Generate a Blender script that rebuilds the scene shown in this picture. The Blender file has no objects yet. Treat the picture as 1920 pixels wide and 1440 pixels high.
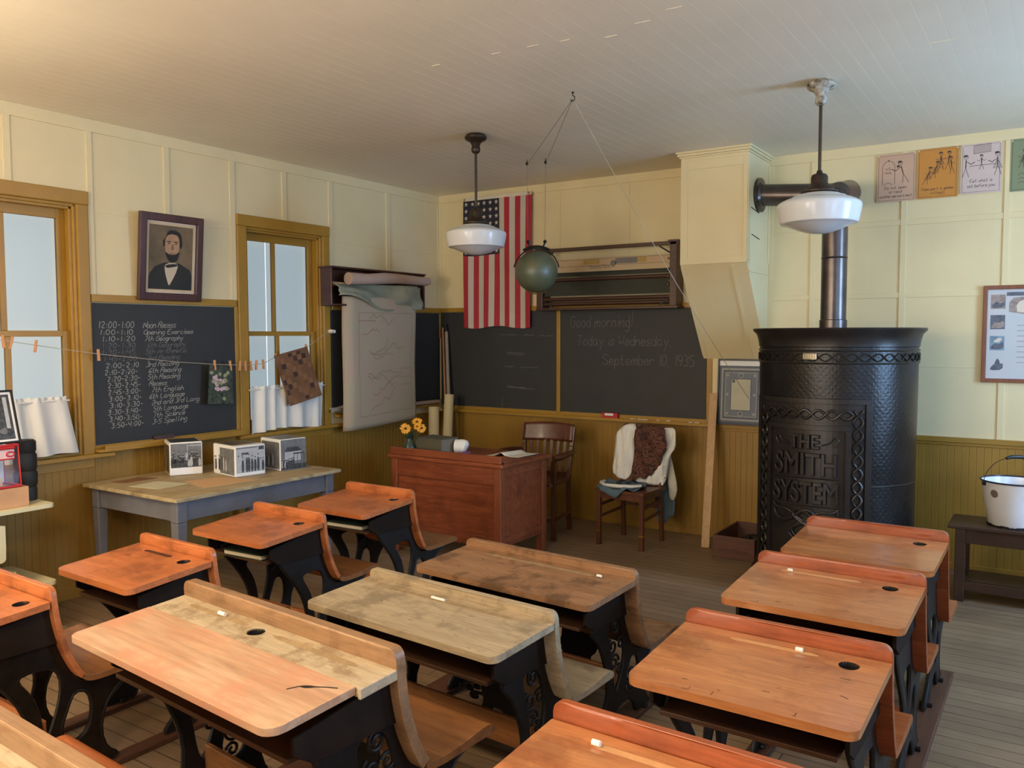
import bpy, bmesh, math, random
from mathutils import Vector, Matrix
random.seed(7)
S = bpy.context.scene
COL = S.collection
PI = math.pi

# ------------------------------------------------------------------ helpers
def lin(c):
    c = c / 255.0
    return c / 12.92 if c <= 0.04045 else ((c + 0.055) / 1.055) ** 2.4
def rgb(r, g, b): return (lin(r), lin(g), lin(b), 1.0)
def mul(c, k): return (min(c[0]*k, 1), min(c[1]*k, 1), min(c[2]*k, 1), 1)

def newmat(name):
    m = bpy.data.materials.new(name); m.use_nodes = True
    return m, m.node_tree.nodes, m.node_tree.links, m.node_tree.nodes['Principled BSDF']

def coords(n, l, scale=(1, 1, 1), rot=(0, 0, 0)):
    tc = n.new('ShaderNodeTexCoord'); mp = n.new('ShaderNodeMapping')
    mp.inputs['Scale'].default_value = scale; mp.inputs['Rotation'].default_value = rot
    l.new(tc.outputs['Object'], mp.inputs['Vector'])
    return mp.outputs['Vector']

def noise(n, l, vec, scale, detail=4, rough=.55, dist=0):
    t = n.new('ShaderNodeTexNoise'); t.inputs['Scale'].default_value = scale
    t.inputs['Detail'].default_value = detail; t.inputs['Roughness'].default_value = rough
    t.inputs['Distortion'].default_value = dist
    l.new(vec, t.inputs['Vector']); return t.outputs['Fac']

def ramp(n, l, fac, stops):
    r = n.new('ShaderNodeValToRGB'); e = r.color_ramp.elements
    e[0].position, e[0].color = stops[0]; e[1].position, e[1].color = stops[-1]
    for p, c in stops[1:-1]:
        x = e.new(p); x.color = c
    l.new(fac, r.inputs['Fac']); return r.outputs['Color']

def mix(n, l, fac, a, b, mode='MIX'):
    m = n.new('ShaderNodeMix'); m.data_type = 'RGBA'; m.blend_type = mode
    for s, v in ((0, fac), (6, a), (7, b)):
        if isinstance(v, (int, float)): m.inputs[s].default_value = v
        elif isinstance(v, tuple): m.inputs[s].default_value = v
        else: l.new(v, m.inputs[s])
    return m.outputs[2]

def bump(n, l, b, h, strength=.3, dist=.002):
    k = n.new('ShaderNodeBump'); k.inputs['Strength'].default_value = strength
    k.inputs['Distance'].default_value = dist
    l.new(h, k.inputs['Height']); l.new(k.outputs['Normal'], b.inputs['Normal'])

def mat(name, c, rough=.55, metal=0, var=.08, vs=6, c2=None, bs=0, bstr=.2, stretch=(1, 1, 1), spec=.5, coat=0):
    m, n, l, b = newmat(name)
    v = coords(n, l, stretch)
    f = noise(n, l, v, vs)
    col = ramp(n, l, f, [(.3, mul(c, 1 - var)), (.7, c2 if c2 else mul(c, 1 + var))])
    l.new(col, b.inputs['Base Color'])
    b.inputs['Roughness'].default_value = rough; b.inputs['Metallic'].default_value = metal
    b.inputs['Specular IOR Level'].default_value = spec
    b.inputs['Coat Weight'].default_value = coat; b.inputs['Coat Roughness'].default_value = .15
    if bs: bump(n, l, b, noise(n, l, v, bs), bstr)
    return m

def wood(name, c1, c2, rough=.4, axis='X', coat=0, stain=None, amt=.5, grain=1.0, sscale=5, dist=.6):
    m, n, l, b = newmat(name)
    st = {'X': (1.2, 14, 14), 'Y': (14, 1.2, 14), 'Z': (14, 14, 1.2)}[axis]
    v = coords(n, l, st)
    f1 = noise(n, l, v, 2.0 * grain, 5, .6, dist)
    v2 = coords(n, l, tuple(s * 5 for s in st))
    f2 = noise(n, l, v2, 2.0 * grain, 3, .6)
    col = ramp(n, l, f1, [(.28, c1), (.72, c2)])
    fine = ramp(n, l, f2, [(.3, (.72, .72, .72, 1)), (.65, (1, 1, 1, 1))])
    col = mix(n, l, .8, col, fine, 'MULTIPLY')
    if stain:
        v3 = coords(n, l)
        s = ramp(n, l, noise(n, l, v3, sscale, 5, .65), [(.5, (0, 0, 0, 1)), (.62, (amt, amt, amt, 1))])
        col = mix(n, l, s, col, stain)
    l.new(col, b.inputs['Base Color'])
    rr = n.new('ShaderNodeMapRange'); l.new(f1, rr.inputs[0])
    rr.inputs[3].default_value = rough - .08; rr.inputs[4].default_value = rough + .1
    l.new(rr.outputs[0], b.inputs['Roughness'])
    b.inputs['Coat Weight'].default_value = coat; b.inputs['Coat Roughness'].default_value = .12
    bump(n, l, b, f2, .12, .001)
    return m

class MB:
    """collects shapes into one mesh"""
    def __init__(s): s.v = []; s.f = []; s.m = []
    def add(s, vs, fs, mi=0):
        o = len(s.v); s.v += [tuple(p) for p in vs]
        for f in fs: s.f.append([i + o for i in f]); s.m.append(mi)
        return s
    def box(s, x0, x1, y0, y1, z0, z1, mi=0, M=None):
        vs = [Vector((x, y, z)) for z in (z0, z1) for y in (y0, y1) for x in (x0, x1)]
        if M: vs = [M @ p for p in vs]
        return s.add(vs, [(0, 2, 3, 1), (4, 5, 7, 6), (0, 1, 5, 4), (2, 6, 7, 3), (0, 4, 6, 2), (1, 3, 7, 5)], mi)
    def beam(s, a, b, w, d, mi=0, up=(0, 0, 1), w2=None, d2=None):
        a, b = Vector(a), Vector(b); t = (b - a).normalized(); u = Vector(up)
        if abs(t.dot(u)) > .95: u = Vector((0, 1, 0))
        r = t.cross(u).normalized(); q = r.cross(t)
        w2 = w if w2 is None else w2; d2 = d if d2 is None else d2
        vs = []
        for p, ww, dd in ((a, w, d), (b, w2, d2)):
            for i, j in ((-1, -1), (1, -1), (1, 1), (-1, 1)): vs.append(p + r * i * ww / 2 + q * j * dd / 2)
        return s.add(vs, [(3, 2, 1, 0), (4, 5, 6, 7), (0, 1, 5, 4), (1, 2, 6, 5), (2, 3, 7, 6), (3, 0, 4, 7)], mi)
    def tube(s, pts, r, n=10, mi=0, cap=True, closed=False):
        pts = [Vector(p) for p in pts]; N = len(pts)
        rs = r if isinstance(r, (list, tuple)) else [r] * N
        vs = []; prev = None
        for i, p in enumerate(pts):
            if closed: t = pts[(i + 1) % N] - pts[i - 1]
            else: t = pts[min(i + 1, N - 1)] - pts[max(i - 1, 0)]
            t = t.normalized() if t.length > 1e-9 else Vector((0, 0, 1))
            if prev is None:
                a = Vector((0, 0, 1)) if abs(t.z) < .9 else Vector((1, 0, 0))
                u = t.cross(a).normalized()
            else:
                u = prev - t * prev.dot(t)
                u = u.normalized() if u.length > 1e-6 else t.orthogonal().normalized()
            prev = u; w = t.cross(u)
            for k in range(n):
                an = 2 * PI * k / n
                vs.append(p + (u * math.cos(an) + w * math.sin(an)) * rs[i])
        fs = []
        for i in range(N if closed else N - 1):
            j = (i + 1) % N
            for k in range(n):
                fs.append((i*n + k, i*n + (k+1) % n, j*n + (k+1) % n, j*n + k))
        if cap and not closed:
            fs.append(tuple(range(n - 1, -1, -1))); fs.append(tuple((N-1)*n + k for k in range(n)))
        return s.add(vs, fs, mi)
    def lathe(s, prof, n=32, c=(0, 0, 0), mi=0, a0=0, a1=2*PI):
        full = abs(a1 - a0 - 2*PI) < 1e-6; m = n if full else n + 1
        vs = []
        for r, z in prof:
            for k in range(m):
                a = a0 + (a1 - a0) * k / n
                vs.append((c[0] + r * math.cos(a), c[1] + r * math.sin(a), c[2] + z))
        fs = []
        for i in range(len(prof) - 1):
            for k in range(n):
                k2 = (k + 1) % m
                fs.append((i*m + k, i*m + k2, (i+1)*m + k2, (i+1)*m + k))
        return s.add(vs, fs, mi)
    def sphere(s, c, r, n=12, mi=0, sc=(1, 1, 1)):
        vs = []; fs = []
        for i in range(n + 1):
            th = PI * i / n
            for k in range(2*n):
                ph = PI * k / n
                vs.append((c[0] + r*sc[0]*math.sin(th)*math.cos(ph), c[1] + r*sc[1]*math.sin(th)*math.sin(ph), c[2] + r*sc[2]*math.cos(th)))
        for i in range(n):
            for k in range(2*n):
                fs.append((i*2*n + k, (i+1)*2*n + k, (i+1)*2*n + (k+1) % (2*n), i*2*n + (k+1) % (2*n)))
        return s.add(vs, fs, mi)
    def plate(s, outer, holes, t0, t1, fn, mi=0):
        """flat outline with holes, thickened between t0 and t1; fn(u, v, t) gives the point"""
        bm = bmesh.new(); es = []; loops = []
        for lp in [outer] + list(holes):
            vv = [bm.verts.new((p[0], p[1], 0)) for p in lp]; loops.append(vv)
            for i in range(len(vv)): es.append(bm.edges.new((vv[i], vv[(i+1) % len(vv)])))
        bmesh.ops.triangle_fill(bm, use_beauty=True, use_dissolve=False, edges=es, normal=(0, 0, 1))
        bm.verts.index_update()
        P = [(v.co.x, v.co.y) for v in bm.verts]; N = len(P)
        F = []
        for f in bm.faces:
            ix = [v.index for v in f.verts]
            if f.normal.z < 0: ix.reverse()
            F.append(ix)
        L = [[v.index for v in lp] for lp in loops]; bm.free()
        vs = [fn(u, v, t1) for u, v in P] + [fn(u, v, t0) for u, v in P]
        fs = [tuple(f) for f in F] + [tuple(i + N for i in reversed(f)) for f in F]
        for lp in L:
            for i in range(len(lp)):
                a, b = lp[i], lp[(i+1) % len(lp)]
                fs.append((a, b, b + N, a + N))
        return s.add(vs, fs, mi)
    def grid(s, nu, nv, fn, mi=0, mf=None):
        vs = [fn(i / nu, j / nv) for j in range(nv + 1) for i in range(nu + 1)]
        o = len(s.v); s.v += [tuple(p) for p in vs]
        for j in range(nv):
            for i in range(nu):
                a = o + j*(nu+1) + i
                s.f.append([a, a+1, a+nu+2, a+nu+1]); s.m.append(mf(i, j) if mf else mi)
        return s
    def build(s, name, mats, parent=None, smooth=False, bevel=0, solid=0, weld=False, loc=None, seg=2):
        me = bpy.data.meshes.new(name); me.from_pydata(s.v, [], s.f)
        for m in (mats if isinstance(mats, (list, tuple)) else [mats]): me.materials.append(m)
        me.polygons.foreach_set('material_index', s.m)
        bm = bmesh.new(); bm.from_mesh(me)
        if weld: bmesh.ops.remove_doubles(bm, verts=bm.verts, dist=1e-5)
        if not solid: bmesh.ops.recalc_face_normals(bm, faces=bm.faces)
        if smooth:
            for f in bm.faces: f.smooth = True
            for e in bm.edges:
                if len(e.link_faces) == 2 and e.calc_face_angle(0) > math.radians(38 if smooth is True else smooth): e.smooth = False
        bm.to_mesh(me); bm.free(); me.update()
        o = bpy.data.objects.new(name, me); COL.objects.link(o)
        if parent: o.parent = parent
        if loc: o.location = loc
        if bevel:
            b = o.modifiers.new('bevel', 'BEVEL'); b.width = bevel; b.segments = seg; b.limit_method = 'ANGLE'
            b.angle_limit = math.radians(40); b.harden_normals = bool(smooth)
        if solid:
            k = o.modifiers.new('solid', 'SOLIDIFY'); k.thickness = solid; k.offset = 0
        return o

def tag(o, label, cat, group=None, kind=None):
    o['label'] = label; o['category'] = cat
    if group: o['group'] = group
    if kind: o['kind'] = kind
    return o
def thing(name, label, cat, loc=(0, 0, 0), rz=0, group=None):
    o = bpy.data.objects.new(name, None); COL.objects.link(o); o.empty_display_size = .1
    o.location = loc; o.rotation_euler = (0, 0, rz)
    return tag(o, label, cat, group)
def struct(o, label=None, cat=None):
    o['kind'] = 'structure'
    if label: o['label'] = label; o['category'] = cat
    return o

def rect(x0, x1, y0, y1): return [(x0, y0), (x1, y0), (x1, y1), (x0, y1)]
def rrect(x0, x1, y0, y1, r, n=5):
    if not isinstance(r, (list, tuple)): r = [r] * 4
    out = []
    for (cx, cy, a), q in zip(((x1, y0, -PI/2), (x1, y1, 0), (x0, y1, PI/2), (x0, y0, PI)), r):
        sx = -1 if cx == x1 else 1; sy = -1 if cy == y1 else 1
        if q <= 0: out.append((cx, cy)); continue
        for k in range(n + 1):
            t = a + PI/2 * k / n
            out.append((cx + sx*q + q*math.cos(t), cy + sy*q + q*math.sin(t)))
    return out
def circ(cx, cy, r, n=20, ry=None, a0=0):
    ry = r if ry is None else ry
    return [(cx + r*math.cos(a0 + 2*PI*k/n), cy + ry*math.sin(a0 + 2*PI*k/n)) for k in range(n)]
def smooth_poly(p, it=2, closed=True):
    for _ in range(it):
        q = []
        N = len(p)
        rng = range(N) if closed else range(N - 1)
        if not closed: q.append(p[0])
        for i in rng:
            a, b = p[i], p[(i+1) % N]
            q.append(tuple(a[k]*.75 + b[k]*.25 for k in range(len(a)))); q.append(tuple(a[k]*.25 + b[k]*.75 for k in range(len(a))))
        if not closed: q.append(p[-1])
        p = q
    return p

class Fr:
    """a picture plane standing somewhere in the room"""
    def __init__(s, o, u, v): s.o = Vector(o); s.u = Vector(u).normalized(); s.v = Vector(v).normalized(); s.n = s.u.cross(s.v).normalized()
    def __call__(s, a, b, t=0): return s.o + s.u*a + s.v*b + s.n*t
LEFT = lambda y, z, x=0: Fr((x, y, z), (0, 1, 0), (0, 0, 1))
FRONT = lambda x, z, y=0: Fr((x, y, z), (1, 0, 0), (0, 0, 1))

GLY = {
'a':'3h1h0g0e1d2d3f3h 3h3e4d','b':'0k0d 0f1h2h3g3e2d1d0e','c':'3g2h1h0g0e1d2d3e','d':'3k3d 3f2h1h0g0e1d2d3e','e':'0f3f3g2h1h0g0e1d2d3e',
'f':'3j2k1j1d 0h2h','g':'3h3b2a1a0b 3f2h1h0g0e1d2d3e','h':'0k0d 0f1h2h3g3d','i':'1h1d 1j1k','j':'1h1b0a','k':'0k0d 3h0f3d','l':'1k1e2d',
'm':'0h0d 0f1h2h2d 2f3h4h4d','n':'0h0d 0f1h2h3g3d','o':'1h0g0e1d2d3e3g2h1h','p':'0h0a 0f1h2h3g3e2d1d0e','r':'0h0d 0f1h2h3g',
's':'3g2h1h0g1f2f3e2d1d0e','t':'1k1e2d3d 0h2h','u':'0h0e1d2d3f 3h3d','v':'0h1d3h','w':'0h1d2g3d4h','x':'0h3d 3h0d','y':'0h1e 3h1a0a','z':'0h3h0d3d',
'A':'0d2k4d 1f3f','B':'0d0k2k3j3i2h0h 2h3g3e2d0d','C':'4j2k1k0i0f1d3d4e','D':'0k0d2d4f4i2k0k','E':'4k0k0d4d 0h3h','G':'4j2k1k0i0f1d3d4f4h2h',
'H':'0k0d 4k4d 0h4h','I':'1k1d','L':'0k0d4d','M':'0d0k2g4k4d','N':'0d0k4d4k','O':'2k0i0f2d4f4i2k','P':'0d0k3k4j4i3h0h','R':'0d0k3k4j4i3h0h 2h4d',
'S':'4j3k1k0j0i1h3g4f4e3d1d0e','T':'0k4k 2k2d','U':'0k0e1d3d4e4k','W':'0k1d2h3d4k','Y':'0k2h4k 2h2d',
'0':'1k0i0f1d2d3f3i2k1k','1':'1k1d','2':'0j1k2k3j3i0d3d','3':'0k2k3j3i1h3g3e2d0d','4':'0k0g3g 3k3d','5':'3k0k0h2h3g3e2d0d','6':'3k1j0g0e1d2d3e3f2g0f',
'7':'0k3k1d','8':'1k0j0i3f3e2d1d0e0f3i3j2k1k','9':'3h1g0i0j1k2k3j3g2d',':':'1h1g 1e1d','-':'0g2g',',':'1d0c','!':'1k1f 1e1d','.':'1d1e',"'":'1k1j'}
def ribbon(mb, pts, w, fr, t, mi=0):
    """flat stroke along pts (2D) on plane fr"""
    N = len(pts)
    if N < 2: return
    vs = []
    for i in range(N):
        a = pts[max(i-1, 0)]; b = pts[min(i+1, N-1)]
        dx, dy = b[0]-a[0], b[1]-a[1]; L = math.hypot(dx, dy) or 1
        nx, ny = -dy/L*w/2, dx/L*w/2
        vs.append(fr(pts[i][0]+nx, pts[i][1]+ny, t)); vs.append(fr(pts[i][0]-nx, pts[i][1]-ny, t))
    mb.add(vs, [(2*i, 2*i+1, 2*i+3, 2*i+2) for i in range(N-1)], mi)
def write(mb, text, fr, u, v, h, w, shear=.15, gap=1.2, t=.001, mi=0, jit=.0, width=None, slope=0):
    """single-stroke hand lettering; h is the capital height"""
    k = h / 7.0; kx = k
    tot = 0
    for ch in text: tot += 2.6 if ch == ' ' else (max(int(q) for s_ in GLY[ch].split() for q in s_[0::2]) + gap)
    if width: kx = width / max(tot, 1)
    x = 0
    for ch in text:
        if ch == ' ': x += 2.6; continue
        mw = 0
        for st in GLY[ch].split():
            p = []
            for i in range(0, len(st), 2):
                px = int(st[i]); py = ord(st[i+1]) - ord('d'); mw = max(mw, px)
                p.append(((x + px)*kx + py*k*shear + random.uniform(-jit, jit)*k, py*k + random.uniform(-jit, jit)*k))
            p = smooth_poly(p, 2, False)
            ribbon(mb, [(u + a, v + b + slope*a) for a, b in p], w, fr, t, mi)
        x += mw + gap
    return x * kx
def poly(mb, pts, fr, t, mi): mb.add([fr(a, b, t) for a, b in pts], [tuple(range(len(pts)))], mi)

# ------------------------------------------------------------------ materials
CREAM = mat('cream_paint', rgb(224, 208, 164), .6, var=.04, vs=2.5, bs=140, bstr=.05)
CEILP = mat('ceiling_paint', rgb(234, 226, 206), .55, var=.04, vs=1.5)
OLIVE = mat('olive_paint', rgb(150, 112, 38), .5, var=.10, vs=3, bs=90, bstr=.06)
OCHRE = mat('ochre_paint', rgb(164, 124, 44), .42, var=.07, vs=5, bs=80, bstr=.06)
SLATE = mat('slate', rgb(46, 46, 45), .6, var=.14, vs=3)
CHALKM = mat('chalk', rgb(168, 166, 156), .9, var=.25, vs=60)
CHALKF = mat('faint_chalk', rgb(112, 111, 108), .9, var=.3, vs=50)
CHALKS = mat('chalk_stick', rgb(240, 236, 224), .8)
IRON = mat('black_iron', rgb(27, 23, 20), .5, metal=.3, var=.3, vs=20, bs=60, bstr=.2)
BRONZE = mat('bronzed_iron', rgb(48, 40, 32), .4, metal=.7, var=.3, vs=20, bs=60, bstr=.2)
WHITE = mat('white_card', rgb(232, 230, 226), .5, var=.02)
CLOTHW = mat('white_cotton', rgb(226, 222, 212), .85, var=.03, bs=300, bstr=.1)
GLASSM, _n, _l, _b = newmat('window_glass')
_b.inputs['Base Color'].default_value = (1, 1, 1, 1); _b.inputs['Roughness'].default_value = .02
_b.inputs['Transmission Weight'].default_value = 1; _b.inputs['IOR'].default_value = 1.05
W_R = wood('varnished_orange_maple', rgb(178, 106, 58), rgb(212, 144, 88), .30, coat=.7, stain=rgb(126, 68, 34), amt=.55, sscale=4)
W_RB = wood('varnished_red_maple', rgb(150, 74, 40), rgb(182, 96, 54), .34, coat=.35, stain=rgb(84, 36, 16), amt=.3)
W_L = wood('varnished_red_cherry', rgb(178, 98, 52), rgb(210, 128, 74), .40, coat=.15, stain=rgb(96, 46, 24), amt=.5)
W_M1 = wood('worn_brown_maple', rgb(136, 98, 68), rgb(172, 128, 90), .45, coat=.1, stain=rgb(84, 58, 38), amt=.7, sscale=7)
W_M2 = wood('bare_grey_maple', rgb(168, 148, 118), rgb(194, 174, 142), .6, stain=rgb(120, 104, 82), amt=.65, sscale=6)
W_PLY = wood('fresh_fir_plywood', rgb(184, 138, 106), rgb(210, 174, 142), .5, stain=rgb(200, 136, 106), amt=.6, grain=.42, sscale=3, dist=2.2)
W_STRIP = wood('greyed_maple', rgb(176, 156, 126), rgb(200, 182, 152), .55, stain=rgb(120, 88, 58), amt=.6, sscale=9)
W_BACK = wood('brown_maple_back', rgb(138, 102, 70), rgb(172, 132, 94), .4, coat=.2, stain=rgb(100, 66, 40), amt=.5)
W_SEAT = wood('brown_maple_seat', rgb(122, 76, 40), rgb(160, 106, 60), .4, coat=.2, stain=rgb(86, 52, 28), amt=.4)
W_SEATR = wood('orange_maple_seat', rgb(144, 76, 34), rgb(178, 100, 48), .4, coat=.2)
W_DARK = wood('dark_box_wood', rgb(56, 34, 20), rgb(82, 52, 30), .5)
W_DESK = wood('red_oak', rgb(114, 52, 28), rgb(152, 80, 44), .42, axis='X', coat=.15, stain=rgb(80, 32, 14), amt=.35)
W_DESKV = wood('red_oak_upright', rgb(112, 56, 32), rgb(150, 82, 48), .42, axis='Z', coat=.15)
W_CHAIR = wood('chair_oak', rgb(74, 36, 20), rgb(104, 54, 30), .35, axis='Z', coat=.25)
W_CASE = wood('walnut_case', rgb(58, 32, 22), rgb(86, 50, 34), .4, coat=.2)
W_BENCH = wood('bench_wood', rgb(46, 26, 18), rgb(68, 42, 28), .45, coat=.1)
W_PINE = wood('raw_pine', rgb(190, 150, 108), rgb(214, 176, 132), .6, axis='Z')
W_TAB = wood('scrubbed_tabletop', rgb(168, 146, 106), rgb(196, 176, 136), .6, axis='Y', stain=rgb(126, 100, 66), amt=.5, sscale=4)
BLUEGREY = mat('blue_grey_paint', rgb(110, 108, 112), .45, var=.12, vs=9, bs=60, bstr=.1)
BRASS = mat('brass', rgb(190, 150, 80), .35, metal=1)
DARKHOLE = mat('inkwell_dark', rgb(30, 26, 22), .5)
GROOVE_DARK = mat('dark_groove', rgb(70, 34, 18), .5)
PAPER = mat('aged_paper', rgb(214, 204, 180), .8, var=.05)
STOVEP = mat('stove_pipe_steel', rgb(92, 84, 82), .30, metal=.8, var=.25, vs=8)
STRING = mat('cotton_string', rgb(176, 168, 150), .9)
STRINGD = mat('grey_cord', rgb(120, 112, 104), .8)
PINW = mat('clothespin_wood', rgb(206, 150, 104), .7)
RED = mat('red_print', rgb(180, 38, 44), .5)
LAMPMETAL = mat('lamp_brown_metal', rgb(70, 58, 48), .42, metal=.7, var=.2, vs=20)

# floor boards
def floor_mat():
    m, n, l, b = newmat('floor_boards')
    v = coords(n, l)
    br = n.new('ShaderNodeTexBrick')
    br.inputs['Scale'].default_value = 1; br.inputs['Brick Width'].default_value = 2.6; br.inputs['Row Height'].default_value = .083
    br.inputs['Mortar Size'].default_value = .0022; br.inputs['Mortar Smooth'].default_value = .2
    br.inputs['Color1'].default_value = (.35, .35, .35, 1); br.inputs['Color2'].default_value = (.75, .75, .75, 1); br.inputs['Mortar'].default_value = (0, 0, 0, 1)
    br.offset = .37
    l.new(v, br.inputs['Vector'])
    base = ramp(n, l, br.outputs['Color'], [(.0, rgb(52, 42, 34)), (.3, rgb(144, 120, 94)), (.8, rgb(164, 138, 108))])
    g = noise(n, l, coords(n, l, (1.5, 24, 24)), 2.5, 5, .62, .5)
    gc = ramp(n, l, g, [(.25, (.62, .6, .58, 1)), (.7, (1, 1, 1, 1))])
    c = mix(n, l, .85, base, gc, 'MULTIPLY')
    w = ramp(n, l, noise(n, l, coords(n, l), 1.3, 5, .6), [(.4, (.72, .68, .64, 1)), (.68, (1.0, 1.0, 1.0, 1))])
    c = mix(n, l, .8, c, w, 'MULTIPLY')
    l.new(c, b.inputs['Base Color']); b.inputs['Roughness'].default_value = .5
    bump(n, l, b, br.outputs['Fac'], -.4, .003)
    return m
FLOORM = floor_mat()

# ------------------------------------------------------------------ room shell
XR, YB, H = 7.2, -9.6, 2.97
def wallplate(name, outer, holes, fn, m, t=.12):
    return struct(MB().plate(outer, holes, -t, 0, fn).build(name, m))
WIN = [(-4.365, -3.60), (-2.322, -1.555)]; WZ0, WZ1 = .885, 2.437
wallplate('wall_left', rect(YB, 0, 0, H), [rect(a, b, WZ0, WZ1) for a, b in WIN], lambda u, v, t: (t, u, v), CREAM)
wallplate('wall_front', rect(-.12, XR + .12, 0, H), [], lambda u, v, t: (u, -t, v), CREAM)
RWIN = [(-2.05, -1.05), (-4.65, -3.65), (-6.9, -5.9)]
wallplate('wall_right', rect(YB, 0, 0, H), [rect(a, b, 1.15, 2.55) for a, b in RWIN], lambda u, v, t: (XR - t, u, v), CREAM)
BFILL = [(.9, 2.3, .9, 2.45), (3.2, 4.5, .02, 2.4)]  # openings added out of view behind the camera to let fill light in
wallplate('wall_back', rect(-.12, XR + .12, 0, H), [rect(a, b, c, d) for a, b, c, d in BFILL], lambda u, v, t: (u, YB + t, v), CREAM)
struct(MB().box(-.12, XR + .12, YB - .12, .12, -.1, 0).build('floor', FLOORM))
# ceiling of narrow tongue-and-groove boards running towards the front wall
def groove_profile(x0, x1, step, gw, gd):
    p = []; x = x0
    while x < x1 - 1e-6:
        e = min(x + step, x1)
        p += [(x, 0), (e - gw, 0), (e - gw*.5, gd)] if e - gw > x else [(x, 0)]
        x = e
    p.append((x1, 0)); return p
pr = groove_profile(-.02, XR + .02, .083, .002, .0008)
mb = MB(); N = len(pr)
mb.add([(x, y, H + d) for y in (YB, 0.0) for x, d in pr], [(i, i+1, N+i+1, N+i) for i in range(N-1)])
mb.box(-.12, XR + .12, YB - .12, .12, H + .006, H + .1)
ceil = struct(mb.build('ceiling', CEILP))
mb = MB()
for x, y, L in ((2.80, -3.10, .05), (3.00, -3.09, .06), (3.16, -3.07, .05), (3.36, -3.0, .06), (3.55, -3.08, .07), (3.72, -3.15, .07), (2.45, -3.12, .05), (4.6, -2.1, .12), (3.9, -3.2, .06)):
    mb.box(x - L/2, x + L/2, y - .002, y + .002, H - .002, H + .001)
mb.build('board_joint_caulk', mat('caulk', rgb(232, 224, 200), .6), ceil)

# wainscot: beadboard with a bead every 45 mm
def wains(name, a0, a1, fn, z1=.885):
    p = groove_profile(a0, a1, .045, .005, .002); N = len(p)
    mb = MB()
    mb.add([fn(u, d, z) for z in (0, z1) for u, d in p], [(i, i+1, N+i+1, N+i) for i in range(N-1)])
    return struct(mb.build(name, OLIVE))
TH = .014
wains('trim_1', YB, 0, lambda u, d, z: (TH - d, u, z))
wains('trim_2', 0, XR, lambda u, d, z: (u, -TH + d, z))
wains('trim_3', YB, 0, lambda u, d, z: (XR - TH + d, u, z))
for a_, b_ in ((0, 3.1), (4.6, XR)): wains('trim_%d' % (4 if a_ == 0 else 15), a_, b_, lambda u, d, z: (u, YB + TH - d, z))
struct(MB().box(.014, .026, YB, 0, 0, .09).build('baseboard_left', OLIVE, bevel=.004))
struct(MB().box(.026, XR, -.026, -.014, 0, .05).build('baseboard_front', OLIVE, bevel=.004))

def lbox(name, y0, y1, z0, z1, d, m=OCHRE, bev=.004, d0=0, parent=None):
    return MB().box(d0, d, y0, y1, z0, z1).build(name, m, parent, bevel=bev)
def fbox(name, x0, x1, z0, z1, d, m=OCHRE, bev=.004, d0=0, parent=None):
    return MB().box(x0, x1, -d, -d0, z0, z1).build(name, m, parent, bevel=bev)
# rails above the blackboards and the cap of the wainscot
mb = MB()
for y0, y1 in ((-3.522, -2.422), (-1.462, 0)): mb.box(0, .022, y0, y1, 1.840, 1.888)
struct(mb.build('trim_5', OCHRE, bevel=.004))
mb = MB(); mb.box(0, 2.70, -.022, 0, 1.847, 1.888)
struct(mb.build('trim_6', OCHRE, bevel=.004))
mb = MB(); mb.box(2.775, XR, -.03, 0, .885, .92); mb.box(2.775, XR, -.022, 0, .865, .885)
struct(mb.build('trim_7', OLIVE, bevel=.003))
mb = MB(); mb.box(0, .03, YB, -4.5, .885, .92)
struct(mb.build('trim_8', OLIVE, bevel=.003))
struct(fbox('trim_9', 2.724, 2.772, .93, 1.44, .02))
struct(fbox('trim_10', 2.772, 2.822, .93, 1.445, .018, CREAM))
struct(MB().box(.001, .024, -.024, -.001, 1.60, 1.84).build('trim_11', OCHRE, bevel=.003))

# battens over the board seams of the upper walls
mb = MB(); bt = .008
for y0, y1 in ((-4.01, -3.968), (-3.52, -3.483), (-2.985, -2.942), (-2.452, -2.406), (-1.962, -1.917), (-1.469, -1.424), (-.766, -.717), (-.03, 0), (-5.3, -5.26), (-6.2, -6.16)):
    z0 = 1.888
    if (y0 > WIN[0][0] - .09 and y1 < WIN[0][1] + .07) or (y0 > WIN[1][0] - .07 and y1 < WIN[1][1] + .07): z0 = 2.518
    mb.box(0, bt, y0, y1, z0, 2.9)
mb.box(0, bt + .003, YB, 0, 2.895, 2.97)
for y0, y1 in ((-3.483, -2.985), (-2.942, -2.452), (-1.424, -.766), (-.717, -.03)): mb.box(0, .003, y0, y1, 2.40, 2.404)
struct(mb.build('trim_12', CREAM, bevel=.002))
mb = MB()
mb.box(bt, 2.70, -.011, 0, 2.90, 2.97); mb.box(3.20, XR, -.011, 0, 2.90, 2.97)
for x0, x1, z0 in ((0, .03, 1.888), (1.19, 1.194, 1.888), (1.36, 1.364, 1.888), (2.03, 2.034, 1.888), (3.2, 3.235, .92), (3.509, 3.547, .92), (4.122, 4.160, .92), (4.746, 4.783, .92), (5.37, 5.41, .92), (6.0, 6.04, .92)):
    mb.box(x0, x1, -bt if x1 - x0 > .01 else -.004, 0, z0, 2.9)
for x0, x1 in ((3.235, 3.509), (3.547, 4.122), (4.160, 4.746), (4.783, 5.37)):
    mb.box(x0, x1, -.006, 0, 2.392, 2.430); mb.box(x0, x1, -.006, 0, 1.886, 1.922)
    mb.box(x0, x1, -.003, 0, 1.40, 1.403)
mb.box(.03, 1.19, -.003, 0, 2.395, 2.399)
struct(mb.build('trim_13', CREAM, bevel=.002))

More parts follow.
